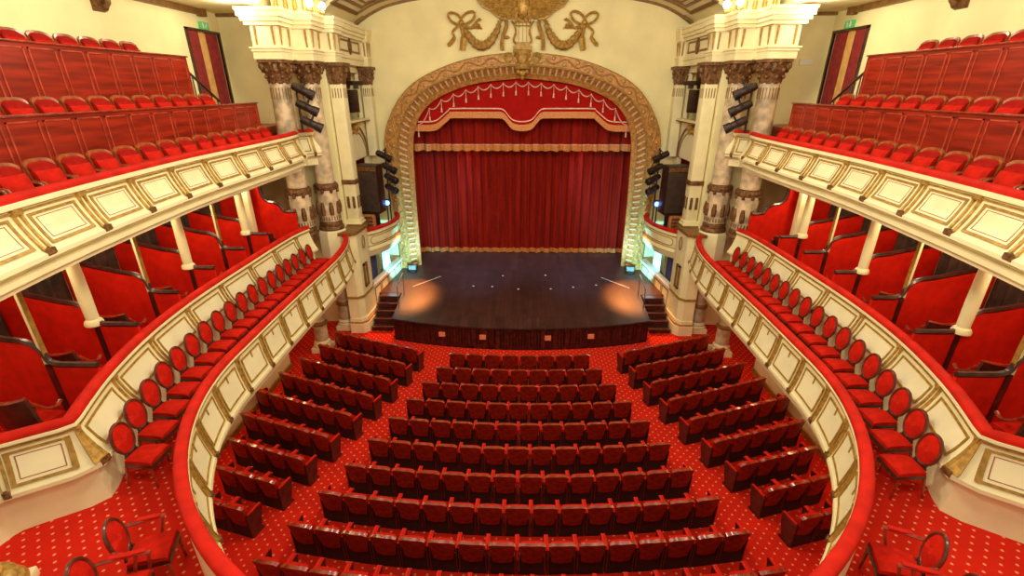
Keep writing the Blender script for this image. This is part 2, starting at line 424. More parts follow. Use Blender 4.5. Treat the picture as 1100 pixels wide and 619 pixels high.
# ================================================================== STAGE
fr = [(4.68*sin(a)/sin(.62), 15.3+ (14.62-15.3)*(cos(a)-cos(.62))/(1-cos(.62))) for a in [(-.62+1.24*k/24) for k in range(25)]]
poly = fr + [(4.72,16.2),(4.85,17.62),(6.4,17.62),(6.4,21.1),(6.4,24),(-6.4,24),(-6.4,21.1),(-6.4,17.62),(-4.85,17.62),(-4.72,16.2)]
st = thing('stage', 'dark boarded stage with bowed front edge below the red curtain', 'stage', (0, 18, 0))
MB().prism(poly, .84, .9).build('stage_floor', 'stage_wood', st, smooth=False)
inner = [(x*.992, y+.05) for x, y in fr] + [(4.68,16.2),(4.8,17.62),(6.4,17.62),(6.4,24),(-6.4,24),(-6.4,17.62),(-4.8,17.62),(-4.68,16.2)]
MB().prism(inner, 0, .84).build('stage_front', 'stage_front', st, smooth=False)
sl = MB(); fp = Path([(x*.992, y+.05) for x, y in fr])
n = 88
for k in range(n):
    sl_s = fp.L*(k+.5)/n
    sweep(sl, fp, [(.0,.12),(-.0-.02,.12),(-.02,.74),(0,.74)], sl_s-.03, sl_s+.03, .1)
sweep(sl, fp, [(.0,.75),(-.04,.75),(-.05,.83),(0,.83)], .02, fp.L-.02); sweep(sl, fp, [(.0,.0),(-.04,.0),(-.03,.1),(0,.1)], .02, fp.L-.02)
sl.build('front_slats', 'dark_wood', st, smooth=False)
def fy(x): 
    return min(fr, key=lambda p: abs(p[0]-x))[1]
for x in (-2.8, -1.33, .97, 2.5):
    v = MB().box(x-.11, x+.11, fy(x)-.01, fy(x)+.06, .42, .58).build('vent_light', 'amber_vent', st, smooth=False); v['label'] = 'small reddish lit vent'
# footlight fittings and tape on the stage floor
for i, (x, y) in enumerate([(-2.0,18.4),(-1.2,18.35),(-.1,18.1),(1.25,18.15),(2.2,18.35),(3.2,18.6),(-.8,19.6),(1.1,19.7)]):
    nm = ['far left','left','middle','right of middle','right','far right','rear left','rear right'][i]
    t = thing('floor_marker', 'small pale marker stud on the stage floor, %s one' % nm, 'marker', (x,y,.9), 0, 'marker studs on the stage floor')
    MB().lathe([(.045,.9),(.04,.915),(.02,.92)], (x,y), 10).build('stud', 'white', t)
    MB().lathe([(.055,.9),(.055,.905)], (x,y), 10).build('rim', 'steel', t)
for s in (1, -1):
    a = (4.55*s, 18.3); b = (3.55*s, 19.5); ang = atan2(b[1]-a[1], b[0]-a[0])
    tag(MB().obox(((a[0]+b[0])/2, (a[1]+b[1])/2), ang, math.hypot(b[0]-a[0], b[1]-a[1]), .03, .9, .903).build('tape_strip', 'white', smooth=False),
        'thin pale tape line slanting across the %s side of the stage floor' % SIDE[s], 'tape')
# side stairs
for s in (1, -1):
    t = thing('stage_stairs', 'dark wooden steps climbing to the stage on its %s side' % SIDE[s], 'stairs', (5.25*s, 16.5, 0))
    for k in range(5):
        MB(s).box(4.89, 5.68, 16.02+.32*k, 17.62, .18*k if k else 0, .18*(k+1)-.012).build('step', 'stage_front', t, smooth=False)
        MB(s).box(4.885, 5.69, 16.0+.32*k, 16.06+.32*k, .18*(k+1)-.03, .18*(k+1)-.002).build('step_nosing', 'dark_wood', t, smooth=False)
    t = thing('stair_handrail', 'thin dark metal handrail between stage and %s stairs' % SIDE[s], 'handrail', (4.7*s, 17, .9))
    MB(s).tube([(4.62,16.2,.9),(4.62,16.2,1.75)], .018).tube([(4.72,17.5,.9),(4.72,17.5,1.8)], .018).build('post', 'steel', t)
    MB(s).tube([(4.62,16.15,1.75),(4.72,17.55,1.8)], .02).build('rail', 'steel', t)
    t = thing('floor_lamp_cluster', 'low dark floodlight with coiled cable at the %s foot of the gilded arch' % SIDE[s], 'floodlight', (4.95*s, 20.2, .9))
    MB(s).box(4.75, 5.15, 20.1, 20.3, .95, 1.2).build('lamp_body', 'black_metal', t, bevel=.02)
    MB(s).tube([(4.95+.25*cos(a*.5)*(1-.01*a), 20.1+.16*sin(a*.5), .915+.002*a) for a in range(40)], .014).build('cable', 'black', t)
    MB(s).box(4.79, 5.11, 20.085, 20.1, .98, 1.17).build('lens', 'lens', t, smooth=False)

# ------------------------------------------------------------------ curtains
def fold(x, f, ph): return .07*sin(x*f+ph)+.035*sin(x*f*2.3+1.3*ph)+.03*sin(x*.9*f+2)
t = thing('main_curtain', 'deep red pleated stage curtain closing off the back of the stage', 'curtain', (0,22.9,.9))
W_ = 5.9
def cf(e, z0, z1, f=13., ph=.3, y=22.9, W=W_): 
    return lambda u, v: (-W+2*W*u, y+fold(-W+2*W*u, f, ph)+e, z0+(z1-z0)*v)
MB().solid(cf(0,1.12,9.2), cf(.03,1.12,9.2), 330, 4).build('drape', 'stage_curtain', t)
o = MB().solid(cf(-.015,.92,1.14), cf(.03,.92,1.14), 330, 1).build('hem_fringe', 'fringe_gold', t); o['label'] = 'gold fringe along the curtain hem'
t = thing('border_curtain', 'short red pleated border curtain with orange fringe under the valance', 'curtain', (0,22.2,6.0))
MB().solid(cf(0,6.22,9.2,11,1,22.2), cf(.03,6.22,9.2,11,1,22.2), 300, 3).build('drape', 'stage_curtain', t)
def scf(e):
    def f(u, v):
        x = -W_+2*W_*u; lo = 6.02-.05*abs(sin(x*7)); return (x, 22.18+fold(x,11,1)+e-.01, lo+(6.24-lo)*v)
    return f
o = MB().solid(scf(-.02), scf(.03), 330, 1).build('hem_fringe', 'fringe_gold', t); o['label'] = 'orange scalloped fringe'
MB().solid(cf(-.03,6.235,6.275,11,1,22.2), cf(.02,6.235,6.275,11,1,22.2), 300, 1).build('braid', 'trim_cream', t)
# valance
t = thing('valance', 'red velvet valance with swags, tassels and stepped gold lower edge', 'valance', (0,21.25,7))
half = [(4.9,6.9),(3.95,6.9),(3.6,6.98),(3.1,7.36),(2.9,7.43),(.95,7.43),(.75,7.36),(.45,7.02),(.2,6.93),(0,6.91)]
low = Path(catmull([(x,z) for x,z in half[:2]], 6)[:-1]+catmull(half[1:6], 8)[:-1]+catmull(half[5:], 8))
NL = 90
lowp = [low.at(low.L*k/NL)[:2] for k in range(NL+1)]; LOWP = lowp+[(-x,z) for x,z in lowp[::-1][1:]]
def vband(z0, z1, y, e):
    def f(u, v):
        p = LOWP[int(round(u*(len(LOWP)-1)))]; return (p[0], y+e, p[1]+z0+(z1-z0)*v)
    return f
def vtop(e):
    def f(u, v):
        p = LOWP[int(round(u*(len(LOWP)-1)))]; return (p[0], 21.25+e, p[1]+.1+(9.1-p[1]-.1)*v)
    return f
MB().solid(vtop(0), vtop(.03), len(LOWP)-1, 2).build('valance_cloth', 'valance_red', t)
o = MB().solid(vband(0,.26,21.25,-.03), vband(0,.26,21.25,.02), len(LOWP)-1, 1).build('edge_band', 'fringe_gold', t); o['label'] = 'stepped gold edge band'
o = MB().solid(vband(.36,.41,21.25,-.03), vband(.36,.41,21.25,.02), len(LOWP)-1, 1).build('braid', 'trim_cream', t)
ip = Path(INN)                                   # inner arch line, swags hang along its top
xs = [-4.42+.52*k for k in range(18)]
def ztop(x):
    best = min((p for p in INN if p[1] > 6), key=lambda p: abs(p[0]-x)); 
    c = [p for p in INN if p[1] > 6]
    for a, b in zip(c, c[1:]):
        if (a[0]-x)*(b[0]-x) <= 0 and a[0] != b[0]: return a[1]+(b[1]-a[1])*(x-a[0])/(b[0]-a[0])
    return best[1]
def zt(x): return ztop(max(-4.5, min(4.5, x)))-.12
for a, b in zip(xs, xs[1:]):
    pts = []
    for k in range(11):
        u = k/10; pts.append((a+(b-a)*u, 21.19, zt(a)+(zt(b)-zt(a))*u-.17*4*u*(1-u)))
    MB().tube(pts, [.018+.03*sin(pi*k/10) for k in range(11)], 6, flat=.6).build('swag', 'trim_cream', t)
for x in xs:
    z = zt(x); MB().tube([(x,21.17,z+.02),(x,21.17,z-.32)], .012).lathe([(.012,z-.32),(.035,z-.36),(.03,z-.42),(.045,z-.50),(.0,z-.51)], (x,21.17), 8).build('tassel', 'trim_cream', t)

# ------------------------------------------------------------------ proscenium arch
t = thing('proscenium_arch', 'broad gilded arch frame around the stage opening', 'arch', (0,20.8,.9))
def band(w0, w1, ya, yb, back):
    def f(u, v):
        i = int(round(u*(len(INN)-1))); a, b = INN[i], OUTR[i]; q = w0+(w1-w0)*v
        return (a[0]+(b[0]-a[0])*q, ya+(yb-ya)*v, a[1]+(b[1]-a[1])*q)
    def g(u, v):
        i = int(round(u*(len(INN)-1))); a, b = INN[i], OUTR[i]; q = w0+(w1-w0)*v
        return (a[0]+(b[0]-a[0])*q, back, a[1]+(b[1]-a[1])*q)
    return f, g
NI = len(INN)-1
f, g = band(.54, .98, 20.50, 20.50, 20.82); MB().solid(f, g, NI, 2).build('outer_band', 'arch_gold', t)
f, g = band(.19, .50, 20.92, 20.60, 21.1); MB().solid(f, g, NI, 3).build('fluted_band', 'arch_gold', t)
f, g = band(.0, .19, 20.98, 20.88, 21.1); MB().solid(f, g, NI, 2).build('inner_band', 'arch_gold', t)
rib = MB()
A_ = Path(INN); B_ = Path(OUTR)
for k in range(96):
    u = (k+.5)/96
    i = u*NI; i0 = int(i); fr_ = i-i0; i1 = min(NI, i0+1)
    a = [INN[i0][q]*(1-fr_)+INN[i1][q]*fr_ for q in (0,1)]; b = [OUTR[i0][q]*(1-fr_)+OUTR[i1][q]*fr_ for q in (0,1)]
    p0 = [a[q]+(b[q]-a[q])*.23 for q in (0,1)]; p1 = [a[q]+(b[q]-a[q])*.47 for q in (0,1)]
    rib.tube([(p0[0],20.86,p0[1]),(p1[0],20.60,p1[1])], .042, 6)
rib.build('fluting', 'lit_rib_gold', t)
def along(wq, y, n=200):
    r = []
    for k in range(n+1):
        i = k/n*NI; i0 = int(i); fr_ = i-i0; i1 = min(NI, i0+1)
        a = [INN[i0][q]*(1-fr_)+INN[i1][q]*fr_ for q in (0,1)]; b = [OUTR[i0][q]*(1-fr_)+OUTR[i1][q]*fr_ for q in (0,1)]
        q_ = wq(k/n) if callable(wq) else wq
        r.append((a[0]+(b[0]-a[0])*q_, y, a[1]+(b[1]-a[1])*q_))
    return r
m_ = MB()
for q_ in (.205, .50, .535, .975): m_.tube(along(q_, 20.52 if q_ > .45 else 20.86), .028, 6)
m_.build('bead_moulding', 'relief_gold', t)
vine = MB(); vine.tube(along(lambda u: .755+.11*sin(u*2*pi*26), 20.49, 420), .03, 5)
vpts = along(lambda u: .755-.10*sin(u*2*pi*26), 20.49, 104)
for k, p in enumerate(vpts):
    if k % 2: vine.ball(p, .075, .03, .075, 8, 4)
vine.build('vine_relief', 'gold', t)
key = MB(); key.box(-.42,.42,20.42,20.6,9.42,9.98).lathe([(.1,20.3),(.1,20.55)], (0,0), 3)
key = MB()
key.solid(lambda u, v: ((u-.5)*(.60+.14*v), 20.34+.9*(u-.5)**2-.05*sin(v*pi*3), 9.30+.68*v), lambda u, v: ((u-.5)*(.60+.14*v), 20.6, 9.30+.68*v), 10, 10)
for sx in (-1, 1):
    key.tube([(sx*(.55+.2*cos(a)*(1-a/14)), 20.42, 9.68+.2*sin(a)*(1-a/14)) for a in [k*.5 for k in range(18)]], .045, 6)
    key.prism_y([(sx*.3,9.9),(sx*.85,9.82),(sx*.9,9.56),(sx*.4,9.46)], 20.44, 20.6)
for k, (x, z, r) in enumerate([(-.16,9.2,.09),(.16,9.2,.09),(0,9.16,.12),(0,8.98,.08)]): key.ball((x,20.5,z), r, .1, r)
key.ball((0,20.38,9.66), .2, .1, .24)
key.build('keystone_cartouche', 'relief_gold', t)
# ------------------------------------------------------------------ gilded relief above the arch
def RX(px): return (px-562)*.0356
def RZ(y): return 11.72-.0322*y
t = thing('gilded_relief', 'gilded relief of a spread-winged bird, garlands, bows and lyre above the arch', 'relief', (0,20.75,9.95))
ey = 20.66
for sx in (1, -1):
    W0 = [(513,1.5),(519,9),(527,13),(534,19),(540,22),(549,21),(556,20),(557,8),(556,-6),(546,-4),(537,0),(528,2.5),(520,2.5)]
    P_ = [(-sx*RX(a), RZ(b)) for a, b in W0]
    w_ = MB().prism_y(P_, ey-.08, ey+.08)
    for k in range(9):
        u = k/8
        a = (540+2*u+14*u, 21-22*u*u); tip = (534-20*u if u > .05 else 538, 19-17.5*u)
        w_.tube([(-sx*RX(556-2*u), ey-.08, RZ(17-18*u)), (-sx*RX((556+tip[0])/2-1), ey-.12, RZ((17-18*u+tip[1])/2+1.2)), (-sx*RX(tip[0]), ey-.07, RZ(tip[1]))], [.07,.06,.02], 6)
    w_.build('wing', 'relief_gold', t)
bd = MB(); bd.ball((0,ey-.12,11.5), .26, .2, .5); bd.ball((0,ey-.2,12.05), .13, .14, .17); bd.tube([(0,ey-.3,12.05),(.02,ey-.42,12.0),(.02,ey-.45,11.93)], [.06,.04,.01])
for k in range(-2, 3): bd.tube([(k*.05,ey-.1,11.15),(k*.11,ey-.08,10.92)], [.06,.04])
for sx in (1,-1): bd.tube([(sx*.22,ey-.16,11.4),(sx*.27,ey-.16,11.1),(sx*.27,ey-.16,10.9)], [.1,.06,.04]); bd.tube([(sx*.27,ey-.2,10.9),(sx*.3,ey-.3,10.86)], [.04,.015])
bd.build('bird_body', 'gold', t)
ly = MB(); ly.box(-.36,.36,ey-.1,ey+.1,9.95,10.12); ly.box(-.28,.28,ey-.08,ey+.08,10.1,10.26)
for sx in (1,-1):
    ly.tube(catmull([(sx*.1,ey,10.2),(sx*.34,ey,10.28),(sx*.27,ey,10.6),(sx*.33,ey,10.85),(sx*.44,ey,10.98)], 6), [.05]*12+[.04]*13, 6)
ly.tube([(-.3,ey,10.82),(.3,ey,10.82)], .018)
for x, h in ((-.15,11.0),(0,11.12),(.15,11.0)): ly.tube([(x,ey,10.2),(x,ey,h)], .014); ly.ball((x,ey,h), .055)
ly.build('lyre', 'relief_gold', t)
for sx in (1, -1):
    st_ = MB(); st_.tube(catmull([(sx*.80,ey,9.98),(sx*.78,ey,10.4),(sx*.62,ey,10.85),(sx*.7,ey,11.05),(sx*.9,ey,11.02)], 8), [.09]*20+[.07]*13, 6)
    st_.ball((sx*.62,ey,10.42), .12, .06, .06)
    st_.build('scroll_stem', 'relief_gold', t)
    ga = catmull([(sx*.88,ey,10.98),(sx*1.02,ey-.03,10.6),(sx*1.35,ey-.06,10.2),(sx*1.75,ey-.06,10.16),(sx*2.1,ey-.03,10.5),(sx*2.32,ey,10.86)], 8)
    MB().tube(ga, [.06+.11*sin(pi*i/40)+.02*sin(i*2.) for i in range(41)], 8).build('garland', 'relief_gold', t)
    bo = MB(); cx, cz = 2.36, 10.92
    for ang, ln in ((.55, .62), (2.6, .55)):
        dx, dz = cos(ang), sin(ang)
        lp = []
        for k in range(17):
            a = 2*pi*k/16; u = (1-cos(a))/2*ln; v_ = sin(a)*.16
            lp.append((sx*(cx-(dx*u-dz*v_)), ey-.04, cz+dz*u+dx*v_))
        bo.tube(lp[:-1], .05, 6, closed=True)
    bo.ball((sx*cx,ey-.06,cz), .11)
    bo.build('bow', 'gold', t)
    ri = MB()
    ri.tube(catmull([(sx*2.38,ey,10.85),(sx*2.30,ey,10.4),(sx*2.36,ey,9.98)], 6), [.07]*6+[.13]*7, 6)
    ri.tube(catmull([(sx*2.4,ey,10.88),(sx*2.7,ey,10.62),(sx*2.66,ey,10.4),(sx*2.92,ey,10.12)], 6), [.05]*12+[.08]*6+[.015], 6)
    ri.tube(catmull([(sx*2.3,ey,10.88),(sx*2.0,ey,10.74),(sx*1.78,ey,10.82),(sx*1.55,ey,10.7)], 6), [.05]*10+[.11]*5+[.05,.03,.02,.01], 6)
    ri.tube(catmull([(sx*1.95,ey,10.76),(sx*1.72,ey,11.0),(sx*1.58,ey,11.02)], 6), [.05]*8+[.07,.06,.04,.02,.01], 6)
    ri.build('ribbon', 'gold', t)

# ================================================================== HORSESHOE (lower balcony)
flare = [(6.16,15.9),(5.96,15.5),(5.74,14.7),(5.60,13.6),(5.57,12.2),(5.57,10),(5.52,8)]
half = catmull(flare, 10)[:-1]+[((5.48+.04*cos(a))*cos(a), 8+(5.48+.04*cos(a))*sin(a)) for a in [-pi/2*k/36 for k in range(37)]]
HP = Path(half+[(-x,y) for x,y in half[::-1][1:]])
body = [(-.12,3.86),(.0,3.86),(.035,3.83),(.04,3.80),(.005,3.78),(0,3.76),(.01,3.6),(.04,3.4),(.08,3.2),(.115,3.06),(.15,3.02),(.15,2.97),(.08,2.9),(.06,2.80),(-.03,2.72),(-.12,2.72)]
# slab of the horseshoe balcony
sl = MB(); vs = []; fs = []; n = 160
def outer_pt(x, y):
    if y > 8: return (9.6 if x > 0 else -9.6, y)
    d = math.hypot(x, y-8) or 1; r = 9.6; return (x/d*r, 8+(y-8)/d*r)
for i in range(n+1):
    x, y, nx, ny = HP.at(HP.L*i/n); ox, oy = outer_pt(x, y)
    px, py = x-nx*.05, y-ny*.05
    vs += [(px,py,3.0),(ox,oy,3.0),(px,py,2.75),(ox,oy,2.75)]
for i in range(n):
    a, b = 4*i, 4*i+4
    fs += [(a,b,b+1,a+1),(a+2,a+3,b+3,b+2),(a,a+2,b+2,b),(a+1,b+1,b+3,a+3)]
S(sl.add(vs, fs).build('floor_balcony', 'balcony_carpet', smooth=False))
tb = parapet('balcony_parapet', 'lowest horseshoe balcony front of cream panels with red padded rail curving round the stalls',
             1, HP, 3.93, 3.76, 3.06, .115, body, (-.13, .035), [.38+.95*k for k in range(int((HP.L-.7)/.95)+1)], dict(ins=.125, bw=.07, rw=.013, fw=.024, ft=.04, drop=True, t0=.13, t1=.9))

# ================================================================== BOX PARAPETS
bp = [(7.0,14.95),(7.15,14.2),(7.2,13.0),(7.2,11.7),(7.2,10.35),(7.15,9.05),(6.97,7.65),(6.62,6.3),(6.17,5.18)]
BP1 = catmull(bp, 8)
BPL = Path(BP1).L
BP = Path(BP1[:-1]+[(6.19,5.225),(6.172,5.175),(6.18,5.14),(6.22,5.10)]+[(6.22+.64*k/6,5.10-.42*k/6) for k in range(1,7)]+[(6.93,4.6),(6.97,4.52)]+[(6.97+.25*k/6,4.52-1.5*k/6) for k in range(1,7)])
bbody = [(-.14,4.37),(-.0,4.37),(.045,4.34),(.05,4.30),(.005,4.27),(0,4.24),(.03,4.12),(.1,3.92),(.2,3.72),(.24,3.68),(.24,3.62),(.10,3.56),(.08,3.3),(.12,3.0),(-.14,3.0)]
for s in (1, -1):
    side = SIDE[s]
    parapet('box_parapet', 'cream panelled front of the %s boxes, rising behind the balcony chairs' % side, s, BP, 4.44, 4.24, 3.72, .2, bbody, (-.13, .04),
            [.72+(BPL-.72)*k/7 for k in range(8)]+[BPL+.86, BPL+2.2], dict(ins=.15, bw=.10, fw=.035, t0=.15, t1=.87, rw=.018, corner=7))
    # box floor
    bf = MB(s); outl = [(x+.12, y) for x, y in BP1[::4]] + [(6.4,5.1),(7.0,4.8),(7.3,4.0),(7.4,3.0)] + [(9.6,3.0),(9.6,14.95)]
    bf.prism(outl, 3.0, 3.45); S(bf.build('floor_box_'+side, 'velvet', smooth=False))

# ================================================================== UPPER BALCONY (gallery)
up = [(7.0,15.25),(6.9,14.6),(6.84,13.6),(6.82,12),(6.82,10.5),(6.76,9.2),(6.58,7.4),(6.37,5.9),(6.1,4.5)]
UP1 = catmull(up, 8); UP = Path(UP1)
ubody = [(-.14,7.31),(-.0,7.31),(.05,7.28),(.055,7.22),(.005,7.19),(0,7.17),(.03,7.06),(.11,6.86),(.2,6.68),(.25,6.64),(.25,6.58),(.06,6.50),(.05,6.47),(.13,6.45),(.14,6.38),(.06,6.36),(.05,6.28),(-.14,6.26)]
for s in (1, -1):
    side = SIDE[s]
    tp = parapet('gallery_parapet', 'highest %s balcony front of large cream panels in gold frames with red rail' % side, s, UP, 7.38, 7.16, 6.68, .2, ubody, (-.13, .04), [.42+1.15*k for k in range(10)],
            dict(ins=.15, bw=.11, fw=.045, ft=.07, inner=True, t0=.09, t1=.92, rw=.02))
    # tiers
    fl = MB(s); o1 = [(x+.12, y) for x, y in UP1[::4]]
    fl.prism(o1+[(7.9,4.5),(7.9,15.25)], 6.3, 6.65); fl.prism([(7.9,4.5),(9.6,4.5),(9.6,16.8),(7.9,16.8)], 6.3, 6.65)
    fl.box(7.9, 9.6, 4.5, 16.8, 6.65, 7.5).box(8.9, 9.6, 4.5, 13.5, 7.5, 8.65)
    S(fl.build('floor_gallery_'+side, 'cherry', smooth=False))
    def wood_parapet(label, x, y0, y1, z0, z1, pitch):
        t = thing('wooden_parapet', label, 'parapet', (x*s, (y0+y1)/2, z0))
        MB(s).box(x-.03, x+.03, y0, y1, z0, z1-.03).build('board_wall', 'cherry', t, smooth=False)
        MB(s).box(x-.07, x+.07, y0, y1+.02, z1-.035, z1).build('cap_rail', 'trim_wood', t, bevel=.008)
        n = int((y1-y0)/pitch); 
        for k in range(n):
            a = y1-.08-k*pitch
            fm = MB(s); q0, q1, r0, r1 = a-pitch+.06, a-.02, z0+.42*(z1-z0), z1-.10
            for (u0,u1,v0,v1) in ((q0,q1,r1-.025,r1),(q0,q1,r0,r0+.025),(q0,q0+.025,r0,r1),(q1-.025,q1,r0,r1)): fm.box(x-.045, x-.03, u0, u1, v0, v1)
            fm.build('panel_moulding', 'cherry_line', t, smooth=False)
        MB(s).box(x-.055, x-.03, y0, y1, z0+.26*(z1-z0), z0+.30*(z1-z0)).build('ledge', 'cherry_line', t, smooth=False)
    wood_parapet('polished cherry wood parapet between the two lower seat rows of the %s gallery' % side, 7.9, 5, 14.9, 6.65, 8.22, .62)
    wood_parapet('tall polished cherry wood parapet below the top seat row of the %s gallery' % side, 8.85, 5.5, 13.6, 7.5, 9.38, .62)
    # steps and handrail at the stage end of the gallery
    t = thing('gallery_steps', 'red steps at the stage end of the %s gallery front row' % side, 'steps', (7.5*s, 14.6, 6.65))
    for k in range(4): MB(s).box(7.25+.16*k, 7.86, 14.3, 15.0, 6.65+.2*k, 6.85+.2*k).build('step', 'dark_wood' if k % 2 else 'cherry', t, smooth=False)
    t = thing('gallery_handrail', 'sloping dark wood handrail beside the %s gallery door' % side, 'handrail', (8.88*s, 14.1, 7.5))
    MB(s).tube([(8.88,13.6,9.02),(8.88,14.75,8.25)], .035).build('rail', 'dark_wood', t)
    for k in range(4):
        y = 13.75+.3*k; MB(s).tube([(8.88,y,7.5),(8.88,y,9.0-.67*(y-13.6))], .018).build('baluster', 'dark_wood', t)
    # door
    t = S(MB(s).box(9.55, 9.62, 15.02, 15.1, 7.5, 10.2).box(9.55, 9.62, 16.6, 16.68, 7.5, 10.2).box(9.55, 9.62, 15.02, 16.68, 10.15, 10.22).build('door_1' if s > 0 else 'door_2', 'dark_wood', smooth=False))
    MB(s).box(9.66, 9.68, 15.1, 16.6, 7.5, 10.15).build('door_leaf', 'door_light', t, smooth=False)
    t = thing('door_curtain', 'pair of dark red curtains hanging in the %s gallery doorway' % side, 'curtain', (9.6*s, 15.85, 7.5))
    for (a, b, c_) in ((15.12, 15.66, .10), (16.04, 16.58, .0)):
        def df(e, a=a, b=b, c_=c_): return lambda u, v: (9.62+.03*sin(u*22)+e, a+(b-a)*u*(1-c_*0)+ (.14*(1-v)*(1 if c_ else -1)*(1-u if not c_ else u)*0), 7.52+2.62*v)
        MB(s).solid(df(0), df(.02), 30, 3).build('drape', 'door_curtain', t)
    # exit sign
    t = thing('exit_sign', 'small green running-figure exit sign over the %s gallery door' % side, 'sign', (9.56*s, 15.9, 10.3))
    MB(s).box(9.5, 9.59, 15.72, 16.08, 10.22, 10.42).build('sign_case', 'exit_green', t, smooth=False)
    pic = MB(s); X = 9.492
    pic.ball((X, 15.95, 10.375), .006, .02, .02, 8, 5)
    pic.tube([(X,15.95,10.355),(X,15.92,10.31)], .012, 5); pic.tube([(X,15.92,10.31),(X,15.96,10.28),(X,15.94,10.25)], .009, 5); pic.tube([(X,15.92,10.31),(X,15.87,10.27)], .009, 5)
    pic.tube([(X,15.94,10.345),(X,15.99,10.33)], .008, 5); pic.tube([(X,15.94,10.345),(X,15.89,10.34)], .008, 5); pic.box(X-.004, X+.004, 15.76, 15.82, 10.25, 10.39)
    o = pic.build('pictogram', 'white', t); o['label'] = 'white running figure and doorway'
    # corbel
    t = thing('corbel', 'gilded brown scroll corbel high on the %s gallery wall' % side, 'corbel', (9.6*s, 12.1, 10.2))
    MB(s).prism_y([(9.6,10.2),(9.5,10.24),(9.43,10.34),(9.38,10.46),(9.33,10.6),(9.6,10.6)], 11.95, 12.28).build('bracket_body', 'bronze', t)
    MB(s).tube([(9.42+.10*cos(a), 12.11, 10.42+.1*sin(a)) for a in [k*.6 for k in range(9)]], .06, 6).build('scroll', 'brown_stripe', t)
t = thing('notice_plate', 'small blank pale plate on the cream end wall right of the columns', 'plate', (8.95,16.78,9.36))
MB().box(8.78,9.2,16.77,16.80,9.28,9.46).build('plate_edge', 'wall_cream', t, smooth=False); MB().box(8.80,9.18,16.76,16.77,9.30,9.44).build('plate_face', 'white', t, smooth=False)

# ================================================================== BOXES: partitions, posts, back drapes
PY = [6.33, 7.65, 9.05, 10.42, 11.75, 13.0]
def railx(y):
    return min(BP1, key=lambda p: abs(p[1]-y))[0]
for s in (1, -1):
    side = SIDE[s]
    for i, y in enumerate(PY):
        x0 = railx(y)+.1; b = max(x0+.55, 7.82-max(0, 7.65-y)*.25); d = .03*(y-7.65)
        zl = 4.58+d
        topc = [(x0,zl),(b-.15,zl)] + catmull([(b-.15,zl),(b,zl+.06),(b+.08,zl+.28),(b+.25,zl+.40),(b+.5,zl+.44)], 5)[1:] + [(9.55,zl+.72)]
        t = thing('box_partition', 'red padded partition with dark wooden curved top, %s from the stage along the %s boxes' % (ORD[len(PY)-i+1], side), 'partition', (8.2*s, y, 3.45), 0, 'red box partitions')
        MB(s).prism_y([(x0,3.45)]+[(x,z-.03) for x,z in topc]+[(9.55,3.45)], y-.025, y+.025).build('padded_panel', 'velvet', t, smooth=False)
        MB(s).tube([(x,y,z) for x,z in topc], .05, 6).build('top_moulding', 'dark_wood', t)
        MB(s).box(b-.04, b+.05, y-.045, y+.045, 3.45, zl+.02).build('partition_post', 'dark_wood', t, smooth=False)
        zt_ = 6.28; pb = zl+.08
        if i % 2:
            t = thing('box_column', 'round cream column standing on the %s box partition from the stage, %s side' % (ORD[len(PY)-i+1], side), 'column', ((b+.06)*s, y, zl))
            MB(s).lathe([(.13,pb-.1),(.13,pb),(.10,pb+.03),(.105,pb+.5),(.095,zt_-.15),(.14,zt_-.08),(.14,zt_)], (b+.06, y), 14).build('shaft', 'cream', t)
            MB(s).lathe([(.145,pb-.09),(.15,pb-.05),(.135,pb-.01)], (b+.06, y), 14).build('base_ring', 'cream', t)
        else:
            t = thing('box_post', 'slim pale post standing on the %s box partition from the stage, %s side' % (ORD[len(PY)-i+1], side), 'post', ((b+.06)*s, y, zl))
            MB(s).box(b+.02, b+.075, y-.03, y+.03, pb-.1, zt_).build('shaft', 'cream', t, bevel=.008)
            MB(s).box(b+.005, b+.02, y-.035, y+.035, pb-.1, zt_).build('gilded_edge', 'gold_line', t, smooth=False)
    # end partition at the stage end
    y = 14.6
    t = thing('box_partition', 'curved red partition closing the stage end of the %s boxes next to the column' % side, 'partition', (8*s, y, 3.45), 0, 'red box partitions')
    topc = catmull([(7.15,5.0),(7.5,5.02),(7.6,5.18),(7.75,5.28),(7.95,5.32),(8.08,5.42),(8.14,5.62),(8.16,6.2)], 5)
    MB(s).prism_y([(7.12,3.45)]+[(x,z-.02) for x,z in topc]+[(9.55,6.2),(9.55,3.45)], y-.025, y+.025).build('padded_panel', 'velvet', t, smooth=False)
    MB(s).tube([(x,y,z) for x,z in topc], .05, 6).build('top_moulding', 'dark_wood', t)
    t = thing('box_column', 'cream square pillar at the back of the %s box beside the stage-end partition' % side, 'column', (8.35*s, 14.1, 3.45))
    MB(s).box(8.25, 8.45, 14.0, 14.2, 3.45, 6.28).build('shaft', 'cream', t, bevel=.01)
    MB(s).box(8.22, 8.48, 13.97, 14.23, 3.45, 3.7).build('plinth', 'cream', t, smooth=False)
    # dark drapes behind each box
    ys = [3.2, 4.9] + PY + [14.55]
    for k, (a, b) in enumerate(zip(ys, ys[1:])):
        def bf(e, a=a, b=b): return lambda u, v: (9.5+.05*sin(u*(b-a)*24)+e, a+.05+(b-a-.1)*u, 3.5+2.75*v)
        tag(MB(s).solid(bf(0), bf(.03), 60, 2).build('box_drape', 'box_curtain'), 'dark brown curtain at the back of the %s box from the stage on the %s' % (ORD[len(ys)-1-k], side), 'curtain', 'dark curtains behind the boxes')
    S(MB(s).box(6.9, 9.6, 4.5, 14.95, 6.22, 6.3).build('ceiling_box_'+side, 'cream', smooth=False))

